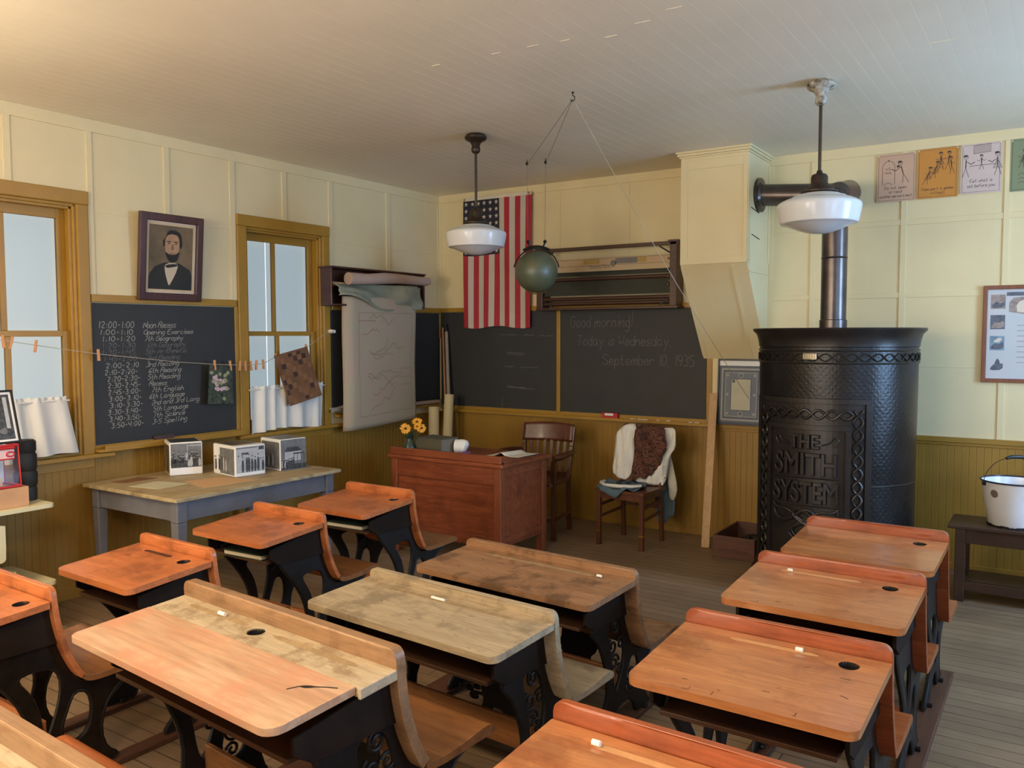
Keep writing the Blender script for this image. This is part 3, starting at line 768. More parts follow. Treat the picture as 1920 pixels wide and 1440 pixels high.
dirv = (b - a).normalized(); nrm = Vector((0, dirv.z, -dirv.y)).normalized()
if nrm.y > 0: nrm = -nrm
for u0, u1 in ((x0, x0 + .035), (x1 - .12, x1 - .10)):
    vs = []
    for q in (0, .006):
        for p in (a + dirv*.02, b - dirv*.03):
            for x in (u0, u1): vs.append((x, p.y + nrm.y*q, p.z + nrm.z*q))
    mb.add(vs, [(0, 1, 3, 2), (4, 6, 7, 5), (0, 4, 5, 1), (2, 3, 7, 6), (0, 2, 6, 4), (1, 5, 7, 3)])
mb.build('slope_batten', CREAM, ch)
mb = MB()
for z, yy in ((2.52, -.36), (2.33, -.34)): mb.beam((x1 + .003, yy - .09, z + .02), (x1 + .003, yy + .09, z), .006, .004)
mb.build('soot_crack', DARKHOLE, ch)

# ------------------------------------------------------------------ the stove
SX, SY = 3.885, -.80
STM, n_, l_, b_ = newmat('embossed_stove_iron')
tc = n_.new('ShaderNodeTexCoord'); sp = n_.new('ShaderNodeSeparateXYZ'); l_.new(tc.outputs['Object'], sp.inputs[0])
at = n_.new('ShaderNodeMath'); at.operation = 'ARCTAN2'; l_.new(sp.outputs[1], at.inputs[0]); l_.new(sp.outputs[0], at.inputs[1])
def mth(op, a, b=None):
    k = n_.new('ShaderNodeMath'); k.operation = op
    for i, v in enumerate((a, b)):
        if v is None: continue
        if isinstance(v, (int, float)): k.inputs[i].default_value = v
        else: l_.new(v, k.inputs[i])
    return k.outputs[0]
ar = mth('MULTIPLY', at.outputs[0], .52)
s1 = mth('SINE', mth('MULTIPLY', mth('ADD', ar, sp.outputs[2]), 150)); s2 = mth('SINE', mth('MULTIPLY', mth('SUBTRACT', ar, sp.outputs[2]), 150))
hh = mth('MAXIMUM', s1, s2)
big = mth('ADD', mth('SINE', mth('MULTIPLY', mth('ADD', ar, sp.outputs[2]), 17)), mth('SINE', mth('MULTIPLY', mth('SUBTRACT', ar, sp.outputs[2]), 17)))
nz = noise(n_, l_, tc.outputs['Object'], 70, 3)
hsum = mth('ADD', mth('ADD', mth('MULTIPLY', hh, .45), mth('MULTIPLY', big, .5)), mth('MULTIPLY', nz, 2.5))
l_.new(ramp(n_, l_, noise(n_, l_, tc.outputs['Object'], 5, 4), [(.3, rgb(30, 28, 28)), (.7, rgb(46, 43, 42))]), b_.inputs['Base Color'])
b_.inputs['Metallic'].default_value = .55; b_.inputs['Roughness'].default_value = .33
bump(n_, l_, b_, hsum, .35, .0016)
STI = mat('smooth_stove_iron', rgb(50, 46, 44), .36, metal=.55, var=.25, vs=8, bs=70, bstr=.12)
st = thing('heating_stove', 'tall round cast iron jacket stove with lettered door panel', 'stove', (SX, SY, 0))
R0 = .478
MB().lathe([(R0 + .035, .03), (R0 + .035, .07), (R0 + .012, .12), (R0, .16), (R0 - .004, .8), (R0, 1.50), (R0, 1.555)], 96).build('jacket', STM, st, smooth=True)
MB().lathe([(R0, 1.55), (R0 + .006, 1.555), (R0 + .006, 1.565), (R0 + .012, 1.60), (R0 + .022, 1.63), (R0 + .042, 1.65), (R0 + .046, 1.662), (R0 + .040, 1.668), (R0 - .02, 1.664), (.12, 1.662), (0, 1.662)], 96).build('top_plate', STI, st, smooth=True)
MB().lathe([(R0 + .06, 0), (R0 + .06, .025), (R0 + .03, .03), (0, .03)], 72).build('base_plate', STI, st, smooth=True)
def cyl(cth):
    def fn(u, v, q): # u metres along the jacket from the panel centre, v height
        a = cth + u/(R0 + .02); rr = R0 + q
        return Vector((rr*math.cos(a), rr*math.sin(a), v))
    return fn
PC = math.radians(-90 - 8)
cy = cyl(PC)
def cylgrid(mb, u0, u1, v0, v1, q0, q1, nu=24, mi=0):
    """a raised curved slab"""
    vs = []; 
    for q in (q1, q0):
        for v in (v0, v1):
            for i in range(nu + 1): vs.append(cy(u0 + (u1-u0)*i/nu, v, q))
    m = nu + 1; fs = []
    for i in range(nu):
        fs += [(i, i+1, m+i+1, m+i), (2*m+i, 3*m+i, 3*m+i+1, 2*m+i+1), (i, 2*m+i, 2*m+i+1, i+1), (m+i, m+i+1, 3*m+i+1, 3*m+i)]
    fs += [(0, m, 3*m, 2*m), (nu, 2*m+nu, 3*m+nu, m+nu)]
    mb.add(vs, fs, mi)
dp = MB()
PW = .375
cylgrid(dp, -PW, PW, .09, 1.235, -.01, .022)
door = dp.build('door_panel', STI, st, bevel=.004)
mb = MB()
for a, b, c, d in ((-PW, PW, 1.215, 1.245), (-PW, -PW + .035, .09, 1.215), (PW - .035, PW, .09, 1.215), (-.262, .262, 1.055, 1.085), (-.262, -.232, .20, 1.055), (.232, .262, .20, 1.055), (-.262, .262, .17, .20)):
    cylgrid(mb, a, b, c, d, .02, .038)
mb.build('door_moulding', STI, door, bevel=.006)
# twisted rope border: two strands crossing
mb = MB()
def strand(path, L, ph, amp=.026, per=.155):
    n = int(L/per*16); p = []
    for i in range(n + 1):
        s = L*i/n; w = amp*math.sin(2*PI*s/per + ph); lift = .004*math.cos(2*PI*s/per + ph)
        u, v, du, dv = path(s)
        p.append(cy(u + du*w, v + dv*w, .030 + lift))
    mb.tube(p, .0085, 8)
for ph in (0, PI):
    strand(lambda s: (.300, .14 + s, 1, 0), 1.04, ph); strand(lambda s: (-.300, .14 + s, 1, 0), 1.04, ph)
    strand(lambda s: (-.27 + s, 1.150, 0, 1), .54, ph); strand(lambda s: (-.27 + s, .128, 0, 1), .54, ph)
mb.build('rope_border', STI, door, smooth=True)
# raised lettering, wrapped onto the door
def raised(text, u, v, h, w, sx):
    cu = bpy.data.curves.new('lettering', 'FONT'); cu.body = text; cu.size = h/.7; cu.align_x = 'CENTER'; cu.extrude = .011; cu.bevel_depth = .005; cu.bevel_resolution = 1; cu.offset = 0
    ob = bpy.data.objects.new('tmp', cu); COL.objects.link(ob)
    dg = bpy.context.evaluated_depsgraph_get(); me = ob.evaluated_get(dg).to_mesh()
    V = [v_.co.copy() for v_ in me.vertices]; F = [tuple(p.vertices) for p in me.polygons]
    ob.evaluated_get(dg).to_mesh_clear(); bpy.data.objects.remove(ob); bpy.data.curves.remove(cu)
    wd = max(q.x for q in V) - min(q.x for q in V); cxm = (max(q.x for q in V) + min(q.x for q in V))/2
    m2 = MB(); m2.add([cy(u + (q.x - cxm)*w/wd, v + q.y*sx, .024 + max(q.z + .008, -.004)) for q in V], F)
    return m2
mb = MB()
for tx, v, h, w in (('THE', .945, .080, .18), ('SMITH', .785, .130, .37), ('SYSTEM', .615, .125, .39)):
    q = raised(tx, 0, v, h, w, 1.0); mb.add(q.v, q.f)
mb.build('raised_lettering', STI, door)
mb = MB()
# knotwork ornament and underline swashes
kn = [(-.19, .49), (-.20, .45), (-.15, .40), (-.07, .42), (-.02, .47), (.03, .49), (.07, .46), (.03, .42), (-.03, .39), (-.10, .345), (-.05, .29), (0, .245)]
for s in (1, -1):
    p = smooth_poly([(s*a, b + .085) for a, b in kn], 2, False)
    mb.tube([cy(a, b, .032) for a, b in p], .012, 8)
for s in (1, -1):
    p = smooth_poly([(s*.20, .585), (s*.17, .56), (s*.10, .565), (s*.04, .525), (-s*.03, .485), (-s*.08, .445), (-s*.03, .385), (0, .33)], 2, False)
    mb.tube([cy(a, b, .033) for a, b in p], .007, 8)
mb.tube([cy(-.2 + .4*i/20, .595, .028) for i in range(21)], .006, 6); mb.tube([cy(-.2 + .4*i/20, .765, .028) for i in range(21)], .006, 6)
for s in (1, -1):
    p = smooth_poly([(s*.10, .965), (s*.15, .98), (s*.17, 1.02), (s*.20, .995), (s*.17, .96)], 2, False)
    mb.tube([cy(a, b, .028) for a, b in p], .005, 6)
mb.build('knot_ornament', STI, door, smooth=True)
mb = MB(); mb.sphere(tuple(cy(.17, .30, .03)), .008, 6)
mb.build('door_screw', BRASS, door)
# ring band of interlaced waves under the top, name plate
mb = MB()
for ph in (0, PI):
    mb.tube([((R0 + .004)*math.cos(a), (R0 + .004)*math.sin(a), 1.49 + .022*math.sin(a*20 + ph)) for a in [2*PI*k/360 for k in range(360)]], .0042, 6, closed=True)
mb.build('wave_band', STI, st, smooth=True)
for z in (1.455, 1.53): MB().tube([((R0 + .002)*math.cos(a), (R0 + .002)*math.sin(a), z) for a in [2*PI*k/96 for k in range(96)]], .006, 6, closed=True).build('bead_ring', STI, st, smooth=True)
mb = MB(); mb.tube([((R0 - .004)*math.cos(a), (R0 - .004)*math.sin(a), .72) for a in [2*PI*k/96 for k in range(96)]], .005, 6, closed=True)
mb.build('seam_ring', STI, st, smooth=True)
mb = MB(); cylgrid(mb, -.025, .06, 1.478, 1.515, .008, .016, 6)
pl_ = mb.build('name_plate', mat('plate_silver', rgb(150, 140, 120), .35, metal=.8), st, bevel=.002)
mb = MB()
for v in (1.487, 1.497, 1.507):
    for k in range(5): cylgrid(mb, -.018 + k*.015, -.008 + k*.015, v - .002, v + .002, .0155, .0166, 2)
mb.build('plate_lines', IRON, pl_)

# stove pipe
def arc(c, r, a0, a1, ax, ay, n=8):
    c = Vector(c); ax, ay = Vector(ax), Vector(ay)
    return [c + ax*r*math.cos(a0 + (a1-a0)*k/n) + ay*r*math.sin(a0 + (a1-a0)*k/n) for k in range(n + 1)]
sp_ = thing('stove_pipe', 'dark sheet metal stovepipe bending into the chimney breast', 'pipe', (SX, SY, 1.662))
PR = .079; PX, PY, PZ = 3.85, SY + .03, 2.66
MB().lathe([(PR + .006, 1.655), (PR + .006, 1.72), (PR, 1.724)], 28, (PX, PY, 0)).build('collar', STOVEP, sp_, smooth=True, loc=(-SX, -SY, -1.662))
mb = MB(); mb.tube([(PX, PY, 1.70), (PX, PY, 2.1), (PX, PY, 2.42)], PR, 28, cap=False)
for z in (2.12,): mb.tube([(PX, PY, z - .006), (PX, PY, z), (PX, PY, z + .006)], [PR, PR + .004, PR], 28, cap=False)
mb.build('upright_length', STOVEP, sp_, smooth=True, loc=(-SX, -SY, -1.662))
# segmented elbow: up then towards the wall, then towards the chimney
el = [(PX, PY, 2.41), (PX, PY, 2.425)] + arc((PX, PY + .12, 2.425), .12, PI, PI/2, (0, 1, 0), (0, 0, 1), 4)[1:]
yh = -.30
el += [(PX, yh - .10, 2.585)] + arc((PX - .12, yh - .10, 2.60), .12, 0, PI/2, (1, 0, 0), (0, 1, 0), 4)[1:]
el += [(PX - .14, el[-1][1], 2.602)]
mb = MB(); mb.tube(el, PR + .003, 28, cap=False)
mb.build('elbow', STOVEP, sp_, loc=(-SX, -SY, -1.662))
yy = el[-1][1]
mb = MB(); mb.tube([(PX - .12, yy, 2.602), (3.205, yy, 2.648)], PR, 28, cap=False)
mb.build('level_length', STOVEP, sp_, smooth=True, loc=(-SX, -SY, -1.662))
mb = MB(); mb.tube([(3.208, yy, 2.648), (3.224, yy, 2.648)], PR + .045, 28); mb.tube([(3.222, yy, 2.648), (3.24, yy, 2.648)], [PR + .02, PR + .004], 28)
mb.build('wall_flange', STOVEP, sp_, smooth=True, loc=(-SX, -SY, -1.662))

# ------------------------------------------------------------------ schoolhouse pendant lamps
OPAL, n_, l_, b_ = newmat('opal_glass')
b_.inputs['Base Color'].default_value = (.66, .67, .68, 1); b_.inputs['Roughness'].default_value = .22
b_.inputs['Subsurface Weight'].default_value = .25; b_.inputs['Subsurface Radius'].default_value = (.03, .03, .03); b_.inputs['Subsurface Scale'].default_value = .5
b_.inputs['Coat Weight'].default_value = .12; b_.inputs['Specular IOR Level'].default_value = .3
PEEL = mat('flaking_canopy_paint', rgb(70, 58, 48), .6, var=.1, vs=30, c2=rgb(214, 208, 190))
LIT, n_, l_, b_ = newmat('lit_opal_glass')
b_.inputs['Base Color'].default_value = (.9, .85, .75, 1); b_.inputs['Emission Color'].default_value = (1.0, .80, .56, 1); LIT_B = b_
def lamp(x, y, zb, R, label, glass=None, peel=False):
    t = thing('pendant_lamp', label, 'lamp', (x, y, H), group=None)
    Z = lambda z: z - H
    k = R/342.
    prof = [(.37, 0), (.50, 12), (.515, 17), (.64, 30), (.655, 36), (.80, 54), (.90, 70), (.965, 84), (.99, 94), (1.0, 108), (.998, 118), (.975, 170), (.945, 220), (.925, 248), (.905, 256), (.86, 257), (.84, 259), (.70, 278), (.52, 303), (.34, 324), (.18, 337), (.08, 341), (0, 341)]
    zt = zb + 341*k
    MB().lathe([(r*R, Z(zt - d*k)) for r, d in prof], 56).build('glass_shade', glass or OPAL, t, smooth=24)
    MB().lathe([(.40*R, Z(zt - .004)), (.44*R, Z(zt + .004)), (.44*R, Z(zt + .010)), (.37*R, Z(zt + .016)), (.34*R, Z(zt + .026)), (.25*R, Z(zt + .036)), (.20*R, Z(zt + .055)), (.20*R, Z(zt + .085)), (.17*R, Z(zt + .098)), (.08*R, Z(zt + .105)), (.06*R, Z(zt + .12)), (0, Z(zt + .12))], 32).build('fitter', LAMPMETAL, t, smooth=True)
    MB().tube([(0, 0, Z(zt + .11)), (0, 0, -.10)], .0088, 12).build('rod', LAMPMETAL, t, smooth=True)
    MB().lathe([(0, -.128), (.018, -.126), (.029, -.115), (.031, -.10), (.028, -.085), (.026, -.078), (.034, -.06), (.046, -.048), (.066, -.04), (.074, -.03), (.074, -.018), (.062, -.004), (.058, 0)], 32).build('canopy', PEEL if peel else LAMPMETAL, t, smooth=True)
    return t
lamp(1.772, -1.841, 2.168, .204, 'white glass schoolhouse pendant lamp hanging in front of the flag')
lamp(3.987, -1.779, 2.166, .216, 'white glass schoolhouse pendant lamp hanging in front of the stovepipe', peel=True)
lamp(1.35, -5.75, 2.168, .21, 'lit schoolhouse pendant lamp out of frame near the window wall', LIT)
lamp(3.55, -6.15, 2.168, .21, 'lit schoolhouse pendant lamp out of frame over the rear desks', LIT)

# ------------------------------------------------------------------ hanging globe and its cords
GC = Vector((1.70, -.95, 2.115)); GR = .163
GM, n_, l_, b_ = newmat('old_globe_paper')
v = coords(n_, l_)
c = ramp(n_, l_, noise(n_, l_, v, 4.2, 6, .6), [(.35, rgb(74, 80, 60)), (.60, rgb(92, 98, 74)), (.68, rgb(116, 98, 66)), (.8, rgb(120, 90, 62))])
l_.new(c, b_.inputs['Base Color']); b_.inputs['Roughness'].default_value = .42; b_.inputs['Coat Weight'].default_value = .15; b_.inputs['Coat Roughness'].default_value = .3
g = thing('hanging_globe', 'old green globe hanging on cords in front of the chart case', 'globe', GC)
MB().sphere((0, 0, 0), GR, 32).build('ball', GM, g, smooth=True)
mb = MB(); w = Vector((.85, .526, 0)).normalized()
prm = [(w*math.cos(a) + Vector((0, 0, 1))*math.sin(a))*(GR + .012) for a in [PI*.06 + PI*.88*k/28 for k in range(29)]]
mb.tube(prm, .0055, 8); mb.build('meridian_arm', IRON, g, smooth=True)
mb = MB(); mb.tube([(w*math.cos(a) + Vector((0, 0, 1))*math.sin(a))*(GR + .028) for a in [PI*.32 + PI*.36*k/12 for k in range(13)]], .010, 8)
mb.build('bracket', IRON, g, smooth=True)
for s in (-1, 1):
    mb = MB(); b0 = w*(s*.05) + Vector((0, 0, GR + .025)); b1 = w*(s*.065) + Vector((0, 0, GR + .055)); mb.tube([b0, b1], .006, 8); mb.sphere(tuple(b1 + Vector((0, 0, .01))), .014, 8)
    mb.build('knob', IRON, g, smooth=True)
mb = MB(); mb.tube([(w*math.cos(a) + Vector((0, 0, 1))*math.sin(a))*(GR + .008) for a in [-PI*.5 - .5 + k*.1 for k in range(11)]], .004, 8); mb.build('pole_clip', BRASS, g)
hk = (2.795, -2.342, 2.93)
p1, p2 = (1.622, -.962, 2.93), (1.766, -.925, 2.93)
def pulley(p, label):
    t = thing('ceiling_pulley', label, 'pulley', (p[0], p[1], H))
    MB().tube([(0, 0, 0), (0, 0, -.02)], .003, 6).build('screw_eye', IRON, t)
    MB().tube([(-.004, 0, -.03), (.004, 0, -.03)], .013, 14).build('wheel', IRON, t)
pulley(p1, 'left of two small ceiling pulleys above the globe'); pulley(p2, 'right of two small ceiling pulleys above the globe')
t = thing('ceiling_hook', 'small iron ceiling hook where the globe cords meet', 'hook', (hk[0], hk[1], H))
MB().tube([(0, 0, 0), (0, 0, -.02), (.012, 0, -.03), (.012, 0, -.045), (-.002, 0, -.052), (-.014, 0, -.042)], .003, 8).build('hook_wire', IRON, t, smooth=True)
MB().sphere((0, 0, -.004), .007, 6).build('hook_plate', IRON, t)
gl1, gl2 = GC - w*.065 + Vector((0, 0, GR + .06)), GC + w*.065 + Vector((0, 0, GR + .06))
tag(MB().tube([hk, p1, gl1], .0016, 6).build('globe_cord', STRINGD), 'thin cord from ceiling hook over the left pulley to the globe', 'cord')
tag(MB().tube([hk, p2, gl2], .0016, 6).build('globe_cord', STRINGD), 'thin cord from ceiling hook over the right pulley to the globe', 'cord')
kt = (3.075, -.05, 1.135)
tag(MB().tube([hk] + [tuple(hk[i] + (kt[i] - hk[i])*q - (.05*math.sin(PI*q) if i == 2 else 0) for i in range(3)) for q in [k/14 for k in range(1, 15)]] + [(kt[0] + .01, -.03, kt[2] - .06)], .0022, 6).build('pull_cord', STRING), 'long cord slanting from the ceiling hook down past the chimney', 'cord')

# ------------------------------------------------------------------ manners posters
BLK = mat('poster_ink', rgb(70, 60, 58), .8)
def stick(mb, f, x, y, h, lean=0, skirt=False, hair=True, arm=(.5, .5), mi=1):
    """little stick person standing at x,y"""
    w = .0028; k = h
    hip = (x + lean*k*.4, y + .42*k); nk = (x + lean*k*.8, y + .78*k)
    ribbon(mb, [(x - .12*k, y), hip], w, f, .0012, mi); ribbon(mb, [(x + .14*k, y), hip], w, f, .0012, mi)
    ribbon(mb, [hip, nk], w*2.2, f, .0013, mi)
    if skirt:
        poly(mb, [(hip[0] - .17*k, hip[1] - .12*k), (hip[0] + .17*k, hip[1] - .12*k), (nk[0], nk[1] - .12*k)], f, .0011, 2)
        ribbon(mb, [(nk[0], nk[1] - .1*k), (hip[0] - .17*k, hip[1] - .12*k), (hip[0] + .17*k, hip[1] - .12*k), (nk[0], nk[1] - .1*k)], w, f, .0014, mi)
    for a in arm: ribbon(mb, [(nk[0], nk[1] - .06*k), (nk[0] + a*.28*k, nk[1] - .22*k), (nk[0] + a*.45*k, nk[1] - .12*k)], w, f, .0012, mi)
    c = circ(nk[0] + lean*.1*k, nk[1] + .12*k, .085*k, 14); ribbon(mb, c + c[:2], w, f, .0013, mi)
    if hair: poly(mb, circ(nk[0] + lean*.1*k - .02*k, nk[1] + .17*k, .09*k, 12, .05*k), f, .0015, mi)
def poster(x0, z0, W, Hh, col, label, draw, rot=0):
    f = Fr((x0, -.009, z0), (math.cos(rot), 0, math.sin(rot)), (-math.sin(rot), 0, math.cos(rot)))
    m = [mat('poster_paper', col, .6, var=.03), BLK, mat('poster_fill', mul(col, .75), .7)]
    mb = MB(); mb.add([f(a, b, q) for q in (-.0008, .0008) for a, b in rect(0, W, 0, Hh)], [(0, 1, 2, 3), (7, 6, 5, 4), (0, 4, 5, 1), (1, 5, 6, 2), (2, 6, 7, 3), (3, 7, 4, 0)])
    o = tag(mb.build('poster', m), label, 'poster')
    m2 = MB(); e = .010
    ribbon(m2, [(e, e), (W-e, e), (W-e, Hh-e), (e, Hh-e), (e, e)], .0022, f, .0012, 1)
    draw(m2, f); m2.build('drawing', m, o)
    m3 = MB()
    for a in (.008, W - .008): m3.sphere(tuple(f(a, Hh - .008, .002)), .0045, 6)
    m3.build('thumb_tacks', WHITE, o)
def dA(mb, f):
    ribbon(mb, [(.035, .12), (.035, .24)] + [(.075 + .04*math.cos(a), .24 + .045*math.sin(a)) for a in [PI - k*PI/10 for k in range(11)]] + [(.115, .12)], .0028, f, .0012, 1)
    poly(mb, circ(.075, .287, .005, 8), f, .0012, 1)
    ribbon(mb, [(.045, .118), (.06, .13), (.08, .132), (.10, .12)], .0024, f, .0012, 1)
    write(mb, 'U.S.', f, .056, .222, .017, .002, 0, 1.2, .0012, 1, width=.04); write(mb, 'MAIL', f, .05, .195, .015, .002, 0, 1, .0012, 1, width=.05)
    stick(mb, f, .185, .125, .155, -.25, arm=(-.9, -.8)); poly(mb, rect(.128, .145, .235, .25), f, .0013, 1)
    write(mb, 'Do not open', f, .05, .088, .019, .0022, .1, 1.2, .0012, 1, width=.145); write(mb, 'or read', f, .08, .060, .018, .0022, .1, 1.2, .0012, 1, width=.085); write(mb, "another person's mail", f, .018, .030, .018, .0022, .1, 1, .0012, 1, width=.21)
def dB(mb, f):
    stick(mb, f, .045, .095, .12, .35, True, arm=(.7, -.5)); stick(mb, f, .095, .135, .115, .3, True, arm=(.8, -.6)); stick(mb, f, .145, .185, .125, .0, True, arm=(-.6, .5)); stick(mb, f, .185, .185, .125, .1, False, arm=(-.5, .4)); stick(mb, f, .215, .155, .12, -.1, False, arm=(-.4, .4))
    write(mb, 'Take part in games', f, .024, .055, .019, .0022, .1, 1.1, .0012, 1, width=.205); write(mb, 'willingly', f, .085, .028, .018, .0022, .1, 1.1, .0012, 1, width=.09)
def dC(mb, f):
    for k in range(9): ribbon(mb, [(.075, .265 + k*.006), (.175, .272 + k*.006)], .0016, f, .0012, 1)
    ribbon(mb, [(.075, .262), (.175, .268), (.175, .322), (.075, .316), (.075, .262)], .002, f, .0013, 1)
    ribbon(mb, [(.05, .182), (.2, .186)], .003, f, .0012, 1)
    stick(mb, f, .028, .11, .15, .02, arm=(.7, .8)); stick(mb, f, .122, .155, .10, .0, arm=(-.6, .6)); stick(mb, f, .217, .11, .155, -.02, True, arm=(-.7, -.8))
    write(mb, 'Eat what is', f, .055, .073, .021, .0022, .1, 1.2, .0012, 1, width=.135); write(mb, 'set before you', f, .04, .040, .021, .0022, .1, 1.2, .0012, 1, width=.165)
def dD(mb, f):
    stick(mb, f, .06, .15, .12, .2, True, arm=(-.7, .6)); stick(mb, f, .17, .15, .14, -.1, False, arm=(-.6, .6))
    for y in (.105, .078, .051): ribbon(mb, smooth_poly([(.045 + .02*k, y + .012*(k % 2)) for k in range(8)], 1, False), .0024, f, .0012, 1)
poster(3.962, 2.56, .248, .330, rgb(200, 164, 138), 'pale pink manners poster about not opening mail, nearest the stovepipe', dA)
poster(4.222, 2.562, .25, .335, rgb(198, 134, 56), 'orange manners poster about games with running stick figures', dB)
poster(4.488, 2.571, .238, .330, rgb(206, 186, 178), 'pale lilac manners poster about eating what is set before you', dC)
poster(4.776, 2.562, .245, .336, rgb(126, 136, 104), 'green manners poster cut off at the right edge', dD)

# ------------------------------------------------------------------ framed certificate and framed print
cm = [mat('cert_slate_blue', rgb(74, 80, 96), .5, var=.1, vs=20), mat('cert_light_border', rgb(150, 150, 142), .5), mat('cert_mid_border', rgb(100, 106, 118), .5), mat('cert_paper', rgb(184, 178, 152), .5)]
def dcert(mb, f):
    W, Q = .375, .475
    for e, m in ((.012, 0), (.030, 1), (.044, 0), (.060, 1), (.066, 2), (.105, 0), (.112, 3)): poly(mb, rect(e, W - e, e*1.05, Q - e*1.05), f, .0004 + e*.02, m)
    for u, v in ((W/2, Q - .088), (W/2, .088)): poly(mb, circ(u, v, .020, 14), f, .004, 1); poly(mb, circ(u, v, .013, 12), f, .0045, 0)
    for u in (.08, W - .08):
        for v in (.088, Q/2, Q - .088): poly(mb, circ(u, v, .011, 10), f, .004, 1)
    poly(mb, rect(.118, .140, Q - .145, Q - .120), f, .004, 0)
fr = Fr((2.825, -.055, .921), (1, 0, 0), (0, .045, .475))
fr = Fr((2.825, -.060, .9215), (1, 0, 0), (0, .03, .475))
framed('framed_certificate', 'blue bordered certificate in a dark frame leaning beside the stove', Fr((2.825, -.052, .9215), (1, 0, 0), (0, .03, .515)), .375, .515, .013, .016, mat('blue_black_frame', rgb(48, 52, 66), .4), cm, dcert, bev=.003)
pmm = [mat('print_pale_sky', rgb(206, 202, 204), .5, var=.05, vs=3, c2=rgb(186, 196, 200)), mat('print_scene_brown', rgb(150, 136, 130), .6, var=.3, vs=40), mat('print_scene_blue', rgb(122, 148, 166), .6, var=.3, vs=40), mat('print_scene_dark', rgb(92, 98, 110), .6, var=.3, vs=50), mat('print_cream', rgb(218, 204, 184), .6)]
def dpr(mb, f):
    W, Q = .98, .645
    poly(mb, rect(.024, W - .024, .024, Q - .024), f, .0005, 0)
    for i, (v, m) in enumerate(((.49, 1), (.355, 3), (.215, 2), (.075, 1))):
        for sx in (0, 1):
            u = .045 if not sx else W - .175
            poly(mb, rect(u, u + .085, v, v + .095), f, .0010, m if i != 3 else 0)
            poly(mb, smooth_poly([(u + .005, v + .02), (u + .03, v + .05), (u + .05, v + .04), (u + .08, v + .06), (u + .08, v + .01), (u + .01, v + .005)], 1), f, .0014, 3 if i != 1 else 1)
            if i == 0: poly(mb, smooth_poly([(u + .04, v + .03), (u + .085, v + .05), (u + .085, v + .095), (u + .05, v + .085)], 1), f, .0017, 1)
            if i == 3: poly(mb, smooth_poly([(u + .025, v + .03), (u + .04, v + .075), (u + .048, v + .088), (u + .06, v + .07), (u + .065, v + .03), (u + .045, v + .015)], 1), f, .0018, 3)
            if i == 2: poly(mb, smooth_poly([(u + .015, v + .055), (u + .05, v + .085), (u + .075, v + .075), (u + .05, v + .05)], 1), f, .0018, 4)
    poly(mb, rect(.135, W - .21, .575, .600), f, .0010, 3)
    poly(mb, smooth_poly([(.15, .44), (.15, .56), (.25, .57), (W/2, .57), (W - .25, .56), (W - .2, .44)], 1), f, .0010, 1)
    poly(mb, smooth_poly([(.20, .45), (.19, .53), (.26, .56), (W/2, .56), (W - .27, .55), (W - .25, .45)], 1), f, .0014, 4)
    for k in range(8): ribbon(mb, [(.2, .38 - k*.035), (W - .26, .38 - k*.035)], .004, f, .0012, 1)
framed('framed_print', 'brown framed history print with small scenes, cut off at right edge', Fr((4.645, -.004, 1.305), (1, 0, 0), (0, 0, 1)), .98, .645, .026, .022, wood('red_brown_frame', rgb(112, 56, 36), rgb(136, 74, 50), .4, axis='Z'), pmm, dpr, bev=.003)

# ------------------------------------------------------------------ leaning board, crate, bench, bucket
mb = MB(); mb.beam((2.862, -.375, .001), (2.80, -.055, 1.165), .064, .012, up=(0, 1, .3))
tag(mb.build('leaning_board', W_PINE, bevel=.002), 'long raw wooden stick leaning on the wall between the chairs and stove', 'board')
cr = thing('coal_crate', 'low open wooden crate on the floor left of the stove', 'crate', (3.155, -.33, 0))
CW = wood('crate_wood', rgb(84, 52, 40), rgb(112, 72, 56), .6); a, b, h = .155, .27, .165
mb = MB(); mb.box(-a, a, -b, -b + .015, 0, h); mb.build('front_board', CW, cr, bevel=.003)
tw = MB(); fq = Fr((-.10, -b, .05), (1, 0, 0), (0, 0, 1)); rq = random.Random(4)
for k in range(16): ribbon(tw, [(k*.014, 0), (k*.014 + rq.uniform(-.006, .006), rq.uniform(.015, .034))], .0035, fq, .0008)
tw.build('worn_print', mat('worn_print_ink', rgb(58, 38, 30), .8), cr)
MB().box(-a, a, b - .015, b, 0, h).build('back_board', CW, cr, bevel=.003)
for s in (-1, 1): MB().box(s*a - (.015 if s > 0 else 0), s*a + (.015 if s < 0 else 0), -b + .015, b - .015, 0, h).build('side_board', CW, cr, bevel=.003)
MB().box(-a + .015, a - .015, -b + .015, b - .015, .005, .02).build('bottom_board', CW, cr)
r = random.Random(2); mb = MB()
for k in range(40): mb.sphere((r.uniform(-.11, .11), r.uniform(-.22, .22), .035 + r.uniform(0, .035)), r.uniform(.018, .032), 4, sc=(1, r.uniform(.7, 1.2), r.uniform(.6, 1)))
o = tag(mb.build('coal', mat('coal_lumps', rgb(24, 22, 22), .6), loc=(3.155, -.33, 0)), 'heap of dark coal lumps lying in the crate', 'coal'); o['kind'] = 'stuff'

